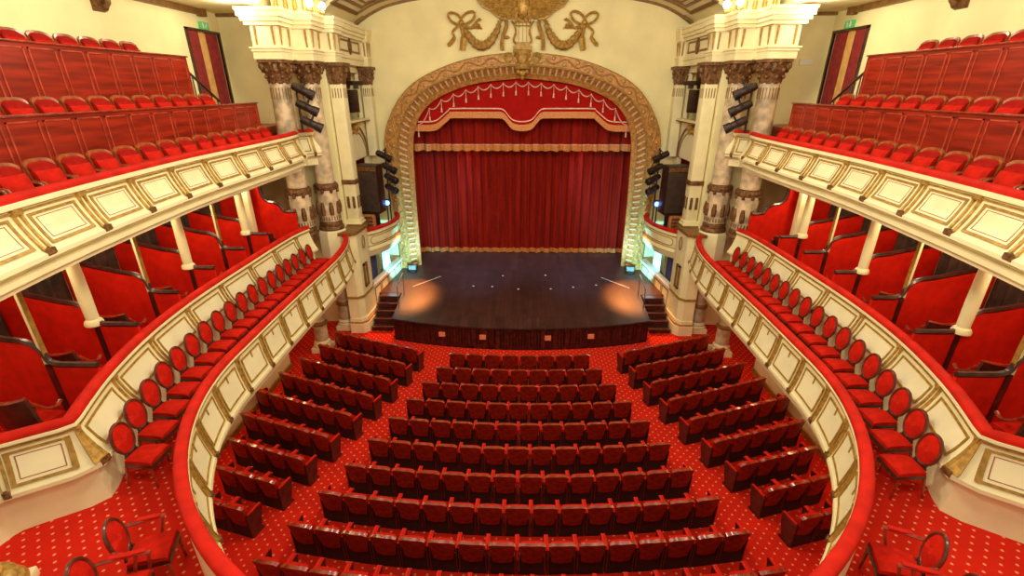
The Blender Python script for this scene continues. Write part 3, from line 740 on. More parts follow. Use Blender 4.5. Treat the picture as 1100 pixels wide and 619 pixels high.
# ================================================================== COLUMNS, PIERS, ENTABLATURE
def acanthus(mb, c, r0, z0, z1, rw):
    n = 28
    mb.lathe([(r0,z0),(r0*1.02,z0+.03),(r0*1.06,z0+.1),(r0*1.15,z0+.2),(r0*1.1,z0+.22),(r0*1.3,z0+.38),(r0*1.22,z0+.4),(rw*.9,z1-.12),(rw*.85,z1-.08)], c, n,
             star=lambda a, z: 1+.07*sin(8*a+ (0 if z < z0+.21 else pi)))
    mb.prism([(c[0]+rw*1.28*cos(pi/4+k*pi/2+d)*(1 if d == 0 else .93), c[1]+rw*1.28*sin(pi/4+k*pi/2+d)*(1 if d == 0 else .93)) for k in range(4) for d in (-.25,0,.25)], z1-.09, z1)
    for k in range(4):
        a = pi/4+k*pi/2
        mb.ball((c[0]+rw*1.02*cos(a), c[1]+rw*1.02*sin(a), z1-.18), .10, .10, .12, 8, 5)
        a = k*pi/2; mb.ball((c[0]+rw*.86*cos(a), c[1]+rw*.86*sin(a), z1-.10), .08, .08, .09, 8, 5)
        for j in (0, 1):
            a = k*pi/2+j*pi/4; mb.ball((c[0]+r0*1.2*cos(a), c[1]+r0*1.2*sin(a), z0+.19), .06, .06, .06, 7, 4); 
            mb.ball((c[0]+r0*1.35*cos(a+.39), c[1]+r0*1.35*sin(a+.39), z0+.36), .06, .06, .07, 7, 4)
def column(s, c, r, zb, label, rw, low):
    t = thing('column', label, 'column', (c[0]*s, c[1], 0))
    MB(s).lathe([(r*1.12,4.3),(r*1.12,5.38),(r*1.02,5.5),(r,5.62),(r*1.0,7.0),(r*.9,8.75)], c, 24).build('shaft', 'marble', t)
    g_ = MB(s)
    for k in range(20):
        a = 2*pi*k/20; g_.obox((c[0]+r*.92*cos(a), c[1]+r*.92*sin(a)), a, .02, .022, 8.30, 8.62)
    g_.build('fluting_slits', 'brown_stripe', t, smooth=False)
    cp = MB(s); acanthus(cp, c, r*.92, 8.72, 9.38, rw); cp.build('capital', 'bronze', t)
    gr = MB(s); gr.lathe([(r*1.12,5.38),(r*1.26,5.42),(r*1.3,5.5),(r*1.24,5.58),(r*1.05,5.62)], c, 24, star=lambda a, z: 1+.04*sin(9*a))
    for k in range(8):
        a = 2*pi*k/8; gr.ball((c[0]+r*1.2*cos(a), c[1]+r*1.2*sin(a), 5.36), .06, .06, .08, 7, 4)
    gr.build('garland_ring', 'bronze', t)
    lf = MB(s)
    for k in range(8):
        a = 2*pi*k/8+.2
        lf.tube([(c[0]+r*1.13*cos(a), c[1]+r*1.13*sin(a), 4.55),(c[0]+r*1.15*cos(a), c[1]+r*1.15*sin(a), 4.75),(c[0]+r*1.13*cos(a), c[1]+r*1.13*sin(a), 4.98)], [.07,.085,.05], 6)
    for k in range(24):
        a = 2*pi*k/24; lf.obox((c[0]+r*1.125*cos(a), c[1]+r*1.125*sin(a)), a, .02, .03, 4.34, 4.48)
    lf.build('leaf_ornament', 'bronze', t)
    MB(s).lathe([(r*1.35,zb),(r*1.4,zb+.06),(r*1.32,zb+.12),(r*1.2,zb+.15),(r*1.25,zb+.22),(r*1.12,zb+.32)], c, 24).build('base_ring', 'bronze', t)
    if low:
        q = low
        t2 = thing('support_column', 'short marble column under the %s balcony, %s' % (SIDE[s], 'nearest the stalls seats' if q != c else 'close against the pier'), 'column', (q[0]*s, q[1], 0))
        MB(s).lathe([(r*.72,.4),(r*.72,1.0),(r*.68,1.1),(r*.64,2.72)], q, 20).build('shaft', 'marble', t2)
        MB(s).lathe([(r*.74,1.0),(r*.9,1.04),(r*.9,1.1),(r*.7,1.16)], q, 20).build('ring', 'brown_stripe', t2)
        MB(s).obox(q, 0, r*1.95, r*1.95, 0, .18).lathe([(r*.95,.18),(r*1.0,.24),(r*.85,.28),(r*.9,.34),(r*.72,.42)], q, 20).build('plinth', 'cream', t2)
    return t
C1, C2, C3, C4 = (7.35,15.45), (6.76,16.3), (6.20,17.2), (6.2,20.45)
for s in (1, -1):
    side = SIDE[s]
    column(s, C1, .31, 3.98, 'tall marble column at the stage end of the %s gallery, nearest the boxes' % side, .41, (7.02, 14.6))
    column(s, C2, .31, 3.98, 'tall marble column on the %s pier, second from the boxes' % side, .43, C2)
    # drum under C2
    tag(MB(s).lathe([(.50,3.0),(.50,3.9),(.46,3.98)], C2, 8).build('column_pedestal', 'cream'), 'cream eight-sided pedestal carrying the second %s column' % side, 'pedestal')
    # pilasters
    for c, wd, nm, z0 in ((C3, .42, 'square cream pilaster between the second %s column and the stage box', 3.9), (C4, .36, 'slim cream pilaster against the proscenium wall on the %s', 6.0)):
        t = thing('pilaster', nm % side, 'pilaster', (c[0]*s, c[1], z0))
        MB(s).obox(c, 0, wd, wd, z0, 8.75).build('shaft', 'cream', t, bevel=.015)
        cp = MB(s); r = wd*.5
        cp.lathe([(r*1.2,8.72),(r*1.3,8.8),(r*1.45,8.95),(r*1.4,8.97),(r*1.6,9.15),(r*1.8,9.3)], c, 4+24, star=lambda a, z: (1+.05*sin(12*a))*min(1.15, 1/max(abs(cos(a)), abs(sin(a)))*.86))
        cp.obox(c, 0, wd*1.75, wd*1.75, 9.28, 9.38)
        for k in range(8):
            a = pi/4*k; cp.ball((c[0]+r*1.5*cos(a), c[1]+r*1.5*sin(a), 9.0 if k % 2 else 9.15), .07, .07, .09, 7, 4)
        cp.build('capital', 'bronze', t)
        fl = MB(s)
        for k in range(4):
            dx = (k-1.5)*wd*.22
            fl.box(c[0]+dx-.015, c[0]+dx+.015, c[1]-wd/2-.006, c[1]-wd/2, 8.30, 8.60); fl.box(c[0]-wd/2-.006, c[0]-wd/2, c[1]+dx-.015, c[1]+dx+.015, 8.30, 8.60)
        fl.build('fluting_slits', 'brown_stripe', t, smooth=False)
        if z0 < 5:
            MB(s).obox(c, 0, wd*1.2, wd*1.2, 5.42, 5.58).build('garland_ring', 'bronze', t, bevel=.03)
            lf = MB(s)
            for k in (-.1, .1):
                lf.box(c[0]+k-.05, c[0]+k+.05, c[1]-wd/2-.02, c[1]-wd/2, 4.55, 4.98); lf.box(c[0]-wd/2-.02, c[0]-wd/2, c[1]+k-.05, c[1]+k+.05, 4.55, 4.98)
            lf.build('leaf_ornament', 'bronze', t, bevel=.01)
            MB(s).obox(c, 0, wd*1.35, wd*1.35, 3.9, 4.02).obox(c, 0, wd*1.2, wd*1.2, 4.02, 4.12).build('plinth', 'cream', t, bevel=.015)
            MB(s).obox(c, 0, wd*1.5, wd*1.5, 3.92, 3.96).build('plinth_line', 'brown_stripe', t, smooth=False)
    # pier below
    t = thing('pier', 'broad cream pier with gilded base moulding beside the %s stage stairs' % side, 'pier', (6.4*s, 16.7, 0))
    pp = [(6.44,15.95),(6.05,15.95),(5.88,16.15),(5.82,17.0),(5.9,17.4),(6.44,17.4)]
    def infl(d): return [(x-d if x < 6.4 else x, y-d if y < 16.3 else y) for x, y in pp]
    MB(s).prism(pp, .55, 3.9).build('shaft', 'cream', t, smooth=False)
    MB(s).prism(infl(.12), 0, .38).prism(infl(.05), .44, .56).build('base', 'cream', t, smooth=False)
    MB(s).prism(infl(.09), .38, .44).build('base_line', 'arch_gold', t, smooth=False)
    MB(s).prism(infl(.04), 1.38, 1.46).build('waist_moulding', 'gold_line', t, smooth=False)
    MB(s).prism(infl(.07), 3.82, 3.92).build('cap_moulding', 'brown_stripe', t, smooth=False)
    pn = MB(s)
    for (a, b, c_, d) in ((16.35,16.42,1.7,2.6),(16.62,16.69,1.7,2.6)): pn.box(5.79, 5.87, a, b, c_, d)
    pn.box(5.79, 5.87, 16.35, 16.69, 1.7, 1.76).box(5.79, 5.87, 16.35, 16.69, 2.54, 2.6)
    pn.build('panel_line', 'brown_stripe', t, smooth=False); pn = MB(s)
    pn.tube([(5.80, 16.6+.12*cos(a), 3.4+.24*sin(a)) for a in [2*pi*k/20 for k in range(20)]], .016, 5, closed=True)
    pn.build('oval_moulding', 'brown_stripe', t, smooth=False)
    # link of the gallery front between the two columns
    lb = [(-.14,7.31),(0,7.31),(.05,7.28),(.0,7.18),(.11,6.86),(.2,6.68),(.22,6.58),(.05,6.47),(.05,6.26),(-.14,6.26)]
    parapet('gallery_parapet', 'tiny single-panel cream balcony front between the two %s columns' % side, s, Path([(6.72,16.1),(6.98,15.85),(7.22,15.62),(7.5,15.3)]), 7.38, 7.16, 6.68, .2, lb, (-.13,.04), [.22,.92], dict(ins=.10, bw=.05, fw=.035, t0=.09, t1=.92))
    S(MB(s).box(7.0, 7.6, 15.7, 16.8, 6.3, 6.6).build('floor_link_'+side, 'cream', smooth=False))
    # entablature
    t = thing('entablature', 'cream entablature with gilded consoles over the %s columns' % side, 'entablature', (6.9*s, 17, 9.38))
    arc = MB(s); frz = MB(s); cor = MB(s)
    def block(c, wd, dz=0):
        arc.obox(c, 0, wd*.92, wd*.92, 9.38, 9.58).obox(c, 0, wd*.98, wd*.98, 9.58, 9.66).obox(c, 0, wd*1.08, wd*1.04, 9.66, 9.70)
        frz.obox(c, 0, wd*.86, wd*.86, 9.70, 10.24)
        cor.obox(c, 0, wd*1.1, wd*1.06, 10.24, 10.34).obox(c, 0, wd*1.22, wd*1.22, 10.34, 10.45).obox(c, 0, wd*1.34, wd*1.34, 10.45, 10.60).obox(c, 0, wd*1.4, wd*1.4, 10.60, 10.68)
        for k in (-.28, .28):
            for d, mode in ((c[1]-wd*.43, 'x'), (c[0]-wd*.43, 'y')):
                pr = [(d,10.22),(d-.06,10.2),(d-.045,10.02),(d-.02,9.76),(d,9.74)]
                cb = MB(s)
                if mode == 'x': cb.prism_x(pr, c[0]+k*wd-.022, c[0]+k*wd+.022)
                else: cb.prism_y(pr, c[1]+k*wd-.022, c[1]+k*wd+.022)
                cb.build('console', 'gold_line', t, smooth=False)
    block(C1, .90); block(C2, .84); block((6.38,17.2), .72); block((6.25,20.5), .5)
    for z0, z1, x0, mbx in ((9.38,9.58,6.2,arc),(9.58,9.70,6.15,arc),(9.70,10.24,6.22,frz),(10.24,10.34,6.1,cor),(10.34,10.45,6.02,cor),(10.45,10.60,5.96,cor),(10.60,10.68,5.92,cor)):
        mbx.box(x0, 6.45, 16.9, 20.8, z0, z1)
    frz.box(6.9, 7.6, 15.75, 16.8, 9.4, 10.5)
    arc.build('architrave', 'cream', t, smooth=False); frz.build('frieze', 'field', t, smooth=False); cor.build('cornice', 'cream', t, smooth=False)
    fp_ = MB(s)
    for (a, b, c_, d) in ((17.75,19.95,10.12,10.18),(17.75,19.95,9.79,9.85),(17.75,17.81,9.79,10.18),(19.89,19.95,9.79,10.18)): fp_.box(6.195, 6.22, a, b, c_, d)
    fp_.build('frieze_frame', 'brown_stripe', t, smooth=False)
    MB(s).ball((6.2, 18.9, 9.98), .05, .2, .27).build('medallion', 'bronze', t)
    # attic with gilded uprights
    t = thing('attic_ornament', 'cream attic with gilded uprights above the %s columns, under the ceiling' % side, 'ornament', (6.6*s, 16.6, 10.68))
    MB(s).box(6.3, 7.4, 15.9, 16.79, 10.68, 11.89).build('attic_block', 'cream', t, smooth=False)
    for k in range(5):
        y = 15.95+.22*k; MB(s).lathe([(.05,10.68),(.07,10.8),(.05,11.1),(.065,11.5),(.05,11.9)], (6.26, y), 8).build('gilded_upright', 'gold', t)
    for k in range(4):
        x = 6.4+.28*k; MB(s).lathe([(.05,10.68),(.07,10.8),(.05,11.1),(.065,11.5),(.05,11.9)], (x, 15.86), 8).build('gilded_upright', 'gold', t)
    # lamps on the cornice
    for (x, y, nm) in ((7.38,14.95,'above the outer column'), (6.2,15.72,'above the second column'), (6.05,16.3,'beside the gilded uprights')):
        t = thing('cornice_lamp', 'bright round lamp on the %s cornice %s' % (side, nm), 'lamp', (x*s, y, 10.68))
        MB(s).lathe([(.09,10.68),(.09,10.72),(.03,10.75),(.03,10.8)], (x, y), 10).build('lamp_base', 'gold', t)
        MB(s).ball((x, y, 10.88), .11).build('bulb', 'bulb', t)
    # lunette over the stage box
    t = thing('lunette', 'cream arched panel with gold arch mouldings over the %s stage box' % side, 'lunette', (6.4*s, 18.9, 6.0))
    cy = 18.85
    MB(s).prism_x([(cy+1.05*cos(a), 6.05+1.0*sin(a)) for a in [pi*k/24 for k in range(25)]], 6.37, 6.45).build('arched_panel', 'field', t)
    g2 = MB(s)
    for r_, w_ in ((1.08, .035), (1.34, .035)): g2.tube([(6.38, cy+r_*cos(a), 6.02+r_*sin(a)*.95) for a in [pi*k/28 for k in range(29)]], w_, 6)
    g2.build('arch_moulding', 'brown_stripe', t)
    k_ = MB(s); k_.prism_x([(cy-.10,7.0),(cy+.10,7.0),(cy+.17,7.38),(cy-.17,7.38)], 6.28, 6.45); k_.ball((6.3,cy,7.22), .1,.2,.12); k_.build('keystone', 'gold', t)
    MB(s).box(6.2, 6.45, 17.45, 20.3, 7.42, 7.5).build('ledge', 'cream', t, smooth=False); MB(s).box(6.18, 6.22, 17.45, 20.3, 7.39, 7.43).build('ledge_line', 'brown_stripe', t, smooth=False)
    # stage box front
    zc = 3.55; bx = []
    for k in range(25):
        a = pi*k/24; bx.append((6.42-1.12*sin(a)**.85, 18.95+1.68*-cos(a)))
    bx[-1] = (6.0, 20.6); bx[-2] = (5.72,20.45)
    bx = catmull([(6.42,17.35),(6.1,17.5),(5.72,17.95),(5.42,18.6),(5.28,19.3),(5.3,19.9),(5.5,20.48)], 6)
    XP = Path([(x,y) for x,y in bx][::-1])
    t = thing('stage_box_front', 'white bowed balcony front of the %s stage box with gilded oval panel' % side, 'balcony front', (5.6*s, 19, 2.5))
    P_ = XP
    bodyx = [(-.10,3.5),(0.0,3.5),(.02,3.42),(.04,3.36),(.0,3.32),(.0,2.86),(.05,2.80),(.07,2.72),(.02,2.66),(.0,2.52),(-.06,2.44),(-.10,2.44)]
    # XP runs from the arch towards the audience: inside normal sign
    def sgn(q): return [( -o if False else o, z) for o, z in q]
    sweep(MB(s), P_, sgn(bodyx), step=.1).build('parapet_body', 'cream', t)
    sweep(MB(s), P_, [(-.13,3.48),(.06,3.48),(.07,3.54),(-.03,3.6),(-.13,3.54)], step=.1).build('velvet_rail', 'rail_velvet', t)
    ln = MB(s); fc = lambda q: (.0, 3.30-.44*q)
    sweep(ln, P_, [(.0,3.335),(.03,3.335),(.03,3.315),(.0,3.315)], step=.1); sweep(ln, P_, [(.0,2.88),(.03,2.88),(.03,2.86),(.0,2.86)], step=.1)
    pa, pb_ = .95, 2.95
    ov = [(pa+.22-.22*cos(a), 3.09+.15*sin(a)) if False else None for a in ()]
    cap = []
    for k in range(13): a = -pi/2+pi*k/12; cap.append((pb_-.15+.15*cos(a), 3.09+.15*sin(a)))
    for k in range(13): a = pi/2+pi*k/12; cap.append((pa+.15+.15*cos(a), 3.09+.15*sin(a)))
    cc = []
    for (a, b) in zip(cap, cap[1:]+cap[:1]):
        for q in range(4): u = q/4; cc.append((a[0]+(b[0]-a[0])*u, a[1]+(b[1]-a[1])*u))
    ln.tube([P_.pt(d, .015, z) for d, z in cc], .016, 5, closed=True)
    ln.tube([P_.pt(.55+.09*cos(a), .015, 3.09+.19*sin(a)) for a in [2*pi*k/20 for k in range(20)]], .016, 5, closed=True)
    ln.build('gilded_line', 'gold_line', t)
    # floor of the stage box
    fb = [(x,y) for x,y in bx]+[(8.2,20.5),(8.2,17.1)]
    S(MB(s).prism(fb, 2.9, 3.05).build('floor_stage_box_'+side, 'cream', smooth=False))
    # lower box: sill wall with panels and blue drapes
    t = thing('lower_box_sill', 'white panelled sill wall of the %s lower box beside the stage stairs' % side, 'wall panel', (5.75*s, 18.5, 0))
    LPth = Path([(5.5,20.55),(5.68,18.6),(5.84,17.1)])
    sweep(MB(s), LPth, [(0,.0),(.08,.0),(.08,.36),(.02,.42),(.0,1.34),(-.2,1.34),(-.2,0)]).build('sill_body', 'cream', t, smooth=False)
    sweep(MB(s), LPth, [(.04,1.34),(.05,1.42),(-.22,1.42),(-.22,1.34)]).build('coping', 'white', t, smooth=False)
    ln = MB(s); f2 = lambda q: (.012, 1.26-.7*q)
    for a, b in ((.2,.95),(1.05,1.8),(1.9,2.6),(2.7,3.3)): frame_patch(ln, LPth, f2, a, b, .0, 1., .03, .045, .01)
    sweep(ln, LPth, [(.075,.37),(.1,.37),(.1,.43),(.0,.43)])
    ln.build('panel_line', 'brown_stripe', t, smooth=False)
    for (a, b, m, nm) in ((17.45,18.75,'navy_drape','dark navy'), (18.8,19.75,'pale_drape','pale')):
        def dfn(e, a=a, b=b): return lambda u, v: (6.1-.0*u+.05*sin(u*(b-a)*26)+e-.25*(a > 18.7), a+(b-a)*u, 1.36+1.2*v)
        tag(MB(s).solid(dfn(0), dfn(.02), 50, 2).build('lower_box_drape', m), '%s drape hanging in the %s lower box opening beside the stage' % (nm, side), 'curtain')
    # loudspeaker in the stage box
    t = thing('loudspeaker', 'tall dark loudspeaker cabinet standing in the %s stage box' % side, 'loudspeaker', (5.95*s, 18.5, 3.05))
    MB(s).obox((5.95,18.5), .12, .92, .7, 4.05, 5.9).build('cabinet', 'black_metal', t, bevel=.02)
    MB(s).obox((5.95-.04,18.12), .12, .82, .06, 4.15, 5.68).build('grille', 'speaker_grille', t, smooth=False)
    MB(s).obox((5.95-.04,18.12), .12, .82, .04, 5.70, 5.86).build('top_panel', 'bronze', t, smooth=False)
    MB(s).obox((6.47,18.2), .12, .09, .1, 3.6, 5.95).build('side_post', 'tan_wood', t, smooth=False)
    MB(s).obox((6.05,18.62), .12, .5, .46, 3.05, 4.05).build('stand', 'black', t, smooth=False)
    t = thing('amplifier_rack', 'orange-lit equipment case at the foot of the %s loudspeaker' % side, 'amplifier', (6.02*s, 18.2, 3.05))
    MB(s).obox((6.02,18.2), .12, .46, .24, 3.05, 4.03).build('case', 'amp_orange_lit', t, bevel=.015)
    for k in range(5): MB(s).obox((6.03,18.07), .12, .40, .03, 3.3+.14*k, 3.39+.14*k).build('unit_face', 'bronze', t, smooth=False)
    t = thing('blue_floodlight', 'glowing blue stage lamp in the %s stage box next to the arch' % side, 'lamp', (5.55*s, 19.4, 3.05))
    MB(s).box(5.45, 5.75, 19.3, 19.55, 4.1, 4.35).build('lamp_body', 'black_metal', t, bevel=.02)
    MB(s).ball((5.55,19.28,4.23), .1, .05, .1).build('lens', 'blue_lamp', t)
    MB(s).tube([(5.6,19.42,3.05),(5.6,19.42,4.1)], .03).build('stand', 'black_metal', t)
    # speaker and arm in the niche
    t = thing('niche_speaker', 'dark loudspeaker hanging from a curved arm in the %s upper niche' % side, 'loudspeaker', (6.5*s, 18.6, 7.5))
    MB(s).obox((6.55,19.1), .25, .55, .5, 7.75, 8.55).build('cabinet', 'dark_bronze', t, bevel=.02)
    MB(s).tube(catmull([(6.32,18.6,9.37),(6.3,18.65,9.2),(6.4,18.9,8.9),(6.5,19.0,8.6)], 6), [.09]*19).build('arm', 'bronze', t)
    MB(s).obox((6.35,18.85), .3, .7, .7, 8.7, 8.85).build('canopy', 'dark_bronze', t, bevel=.03)
    MB(s).obox((6.45,18.0), .2, .35, .35, 7.5, 8.8).build('side_cabinet', 'dark_bronze', t, bevel=.02)
    MB(s).obox((6.3,19.35), .3, .22, .05, 8.58, 8.7).build('lens', 'lens', t, smooth=False)

# ------------------------------------------------------------------ spotlights
def spot_proto():
    t = thing('spotlight', '', 'spotlight')
    ax = lambda prof, m, nm: MB().add(*cyl_y(prof)).build(nm, m, t)
    MB().add(*cyl_y([(.02,-.30),(.10,-.28),(.12,-.2),(.12,.16),(.14,.18),(.15,.36),(.135,.36),(.12,.26),(.0,.26)])).build('lamp_body', 'black_metal', t)
    MB().add(*cyl_y([(.0,.262),(.118,.262),(.118,.27),(.0,.275)])).build('lens', 'lens', t)
    MB().tube([(-.16,0,0),(-.17,0,.16),(-.1,0,.24),(.1,0,.24),(.17,0,.16),(.16,0,0)], .016).tube([(0,0,.24),(0,0,.32)], .03).build('yoke', 'black', t)
    return Proto(t)
def cyl_y(prof, n=14):
    vs = []; fs = []
    for r, y in prof:
        for k in range(n): vs.append((r*cos(2*pi*k/n), y, r*sin(2*pi*k/n)))
    for j in range(len(prof)-1):
        for k in range(n): fs.append((j*n+k, j*n+(k+1)%n, (j+1)*n+(k+1)%n, (j+1)*n+k))
    fs.append(tuple(range(n))); fs.append(tuple((len(prof)-1)*n+k for k in range(n)))
    return vs, fs
SP = spot_proto()
PL = ['topmost', 'middle', 'lowest']
for s in (1, -1):
    side = SIDE[s]
    tag(MB(s).tube([(6.80,15.3,7.34),(6.80,15.3,8.68)], .03).build('lamp_pole', 'black_metal'), 'dark pole carrying three spotlights between the %s columns' % side, 'pole')
    for k, (x, y, z) in enumerate([(6.55,15.1,8.55),(6.5,15.1,8.08),(6.42,15.05,7.62)]):
        SP.place((x*s, y, z), s*radians(75), '%s dark spotlight on the pole between the %s columns' % (PL[k], side), 'spotlights between the columns', rx=radians(-28))
    tag(MB(s).tube([(5.62,19.95,3.05),(5.62,19.95,6.3)], .03).build('lamp_pole', 'black_metal'), 'dark pole carrying spotlights between the %s loudspeaker and the arch' % side, 'pole')
    for k, (x, y, z) in enumerate([(5.62,19.6,6.1),(5.45,19.6,5.62),(5.4,19.6,5.2),(5.42,19.6,4.78)]):
        SP.place((x*s, y, z), s*radians(50-8*k), '%s dark spotlight between the %s loudspeaker and the gilded arch' % (['topmost','second highest','third highest','lowest'][k], side), 'spotlights beside the arch', rx=radians(-30))

# ================================================================== SEATS
def stalls_proto():
    t = thing('theatre_chair', '', 'seat')
    def hw(v): return .185+.065*min(1, v*1.15)
    def back(e, m=1., z0=.36, dz=0, top=.0):
        def f(u, v):
            U = u*2-1; z = z0+(.90+dz-.06*U**4-z0)*v
            return (U*hw(v)*m, -.19-.13*(z-.38)+.035*U*U+e, z)
        return f
    MB().solid(back(-.05), back(0), 8, 6).build('back_shell', 'back_shell', t)
    MB().solid(back(.0,.93,.42,-.03), back(.05,.90,.46,-.05), 8, 6).build('back_pad', 'seat_velvet', t)
    def rim(e0, lo):
        def f(u, v):
            U = u*2-1; z = .905-.06*U**4+(.010 if lo else -.012); return (U*.253, -.19-.13*.52+.035*U*U+e0+(.07*v if True else 0)-.06, z)
        return f
    o = MB().solid(rim(0,1), rim(0,0), 8, 2).build('top_trim', 'trim_wood', t); o['label'] = 'glossy wooden top edge'
    def cu(e, b):                               # seat tipped up against the back
        def f(u, v):
            U, V = u*2-1, v*2-1; return (U*.215*(1-.04*V), -.10+e-.10*v-b*(U**4+V**4), .42+.40*v)
        return f
    MB().solid(cu(.10,.02), cu(.0,0), 6, 6).build('seat_cushion', 'seat_velvet', t)
    MB().prism_x([(-.20,0),(-.14,0),(-.12,.44),(-.16,.44)], -.235, .235).build('shade_panel', 'black', t, smooth=False)  # added black panel standing in for the shade under the seat back
    for sx in (1, -1):
        MB().box(sx*.255-.022, sx*.255+.022, -.2, .15, .625, .665).build('armrest', 'rail_velvet', t, bevel=.012)
        MB().prism_x([(-.2,.0),(.12,.0),(.12,.05),(.06,.1),(.14,.4),(.18,.62),(-.22,.62),(-.2,.3)], sx*.255-.014, sx*.255+.014).build('side_frame', 'dark_wood', t, smooth=False)
    return Proto(t)
ST = stalls_proto()
def zfl(y): return 0.0
Rr = 25.
rows = [12.95,12.14,11.36,10.57,9.78,8.97,8.15,7.37,6.58,5.82]
for i, ye in enumerate(rows):
    n = 8+i; wdt = .555; cY = ye-.16-.0
    hwid = n*wdt/2; R = 26.; sag = R-sqrt(R*R-hwid**2)
    y0 = ye-sag
    for k in range(n):
        x = (k-(n-1)/2)*wdt; a = x/R
        L = 'red stalls seat, %s from left in %s central row from the stage' % (ORD[k+1], ORD[i+1])
        ST.place((R*sin(a)-.03, y0+R*(1-cos(a))+.22, 0), a*-1 if False else a, L, 'central stalls seats')
ends = [(3.25,13.14),(3.45,12.3),(3.7,11.45),(3.96,10.64),(4.26,9.83),(4.55,9.02),(4.83,8.26),(5.12,7.56),(5.43,6.86)]
dirs = [.335,.33,.33,.33,.32,.30,.29,.27,.25]
nseat = [6,6,6,6,6,5,4,3,2]
for s in (1, -1):
    for i, ((ax, ay), dr, n) in enumerate(zip(ends, dirs, nseat)):
        dx, dy = cos(dr), sin(dr)
        for k in range(n):
            d = .33+.555*k; bend = .006*d*d
            x, y = ax+dx*d, ay+dy*d+bend
            rz = dr+.02*d
            x -= sin(rz)*.22*-0; 
            ST.place(((x-sin(rz)*.22)*s, y+cos(rz)*.22, 0), rz*s, 'red stalls seat, %s from the aisle in %s row of the %s side block' % (ORD[k+1], ORD[i+1], SIDE[s]), 'side block stalls seats')

# oval-backed balcony chairs
def chair_proto(arms, cat='chair'):
    t = thing('balcony_armchair' if arms else 'balcony_chair', '', cat)
    ax_, az_ = .172, .245; cz = .765
    def B(z): return -.20-.16*(z-.45)
    ring = [(ax_*cos(a), B(cz+az_*sin(a)), cz+az_*sin(a)) for a in [2*pi*k/24 for k in range(24)]]
    MB().tube(ring, .024, 8, closed=True).build('back_frame', 'chair_wood', t)
    def pad(e, e2):
        def f(u, v):
            r = v; a = 2*pi*u; z = cz+az_*.92*r*sin(a); return (ax_*.92*r*cos(a), B(z)+e+e2*(1-r*r), z)
        return f
    MB().solid(pad(-.02,-.015), pad(.01,.02), 20, 4).build('back_pad', 'seat_velvet', t)
    MB().tube([(.09,B(.55),.56),(.085,-.19,.45)], .022).tube([(-.09,B(.55),.56),(-.085,-.19,.45)], .022).box(-.12,.12,-.215,-.18,.46,.5).build('back_support', 'dark_wood', t)
    def cu(z, b):
        def f(u, v):
            U, V = u*2-1, v*2-1; return (U*(.175+.035*v), -.18+.42*v, z-b*(U**4+V**4))
        return f
    MB().solid(cu(.51,.018), cu(.43,0), 6, 6).build('seat_cushion', 'seat_velvet', t)
    MB().prism([(-.18,-.19),(.18,-.19),(.215,.25),(-.215,.25)], .37, .43).build('seat_frame', 'dark_wood', t, smooth=False)
    for sx in (1, -1):
        MB().tube([(sx*.205,.22,.38),(sx*.21,.225,0)], [.026,.015]).build('leg', 'trim_wood', t)
        MB().tube([(sx*.17,-.18,.38),(sx*.18,-.26,0)], [.026,.015]).build('leg', 'trim_wood', t)
        if arms:
            a = MB().tube(catmull([(sx*.2,B(.72),.72),(sx*.25,-.05,.70),(sx*.27,.14,.69)], 5), .024).tube([(sx*.265,.12,.69),(sx*.24,.06,.44)], .02).build('arm', 'trim_wood', t)
            MB().box(sx*.255-.03, sx*.255+.03, -.14, .10, .70, .735).build('arm_pad', 'rail_velvet', a, bevel=.012)
    return Proto(t)
BC = chair_proto(False); AC = chair_proto(True, 'armchair')
for s in (1, -1):
    for k in range(18):
        y = 5.54+.57*k-.0036*k*(k-1)
        x0, y0, nx, ny = BP.at(min(range(0, 400), key=lambda q: abs(BP.at(BP.L*q/400)[1]-y))*BP.L/400)
        dx = .62
        BC.place(((x0-dx)*s, y, 3.0), s*(pi/2-.0), 'oval-backed red chair in the %s balcony row, %s from the stage end' % (SIDE[s], ORD[18-k]), 'oval-backed balcony chairs')
    for k, (x, y, r) in enumerate(((4.46,3.95,-.36),(4.42,3.42,-.28))):
        AC.place((x*s, y, 3.0), s*(pi/2+r), 'oval-backed red armchair standing loose on the %s balcony carpet, %s' % (SIDE[s], ['the one nearer the stage', 'cut by the bottom edge']
                 [k]), 'loose balcony armchairs')
    # box seats
    for k, (x, y) in enumerate([(7.5,5.75),(7.95,7.1),(8.2,8.55),(8.25,9.95),(8.2,11.3),(8.1,12.6),(8.0,14.2)]):
        pass
def box_proto():
    t = thing('box_chair', '', 'chair')
    def back(e, m=1., z0=.32, dz=0):
        def f(u, v):
            U = u*2-1; z = z0+(1.0+dz+.03*U*U-z0)*v; return (U*.31*m, -.22-.12*(z-.4)+.10*U*U+e, z)
        return f
    MB().solid(back(-.05), back(0), 10, 5).build('back_shell', 'dark_wood', t)
    MB().solid(back(0,.9,.4,-.05), back(.05,.86,.42,-.08), 10, 5).build('back_pad', 'seat_velvet', t)
    MB().tube([back(-.02)(k/10, 1.0) for k in range(11)], .03).build('top_rail', 'trim_wood', t)
    def cu(z, b):
        def f(u, v):
            U, V = u*2-1, v*2-1; return (U*.25, -.2+.46*v, z-b*(U**4+V**4))
        return f
    MB().solid(cu(.5,.02), cu(.4,0), 6, 6).build('seat_cushion', 'seat_velvet', t)
    for sx in (1, -1):
        MB().tube(catmull([(sx*.29,-.16,.9),(sx*.30,-.02,.72),(sx*.31,.12,.66),(sx*.30,.22,.70)], 5), .03).build('arm', 'trim_wood', t)
        MB().tube([(sx*.23,.22,.4),(sx*.23,.23,0)], .025).build('leg', 'dark_wood', t); MB().tube([(sx*.22,-.2,.4),(sx*.22,-.26,0)], .025).build('leg', 'dark_wood', t)
    return Proto(t)
BX = box_proto()
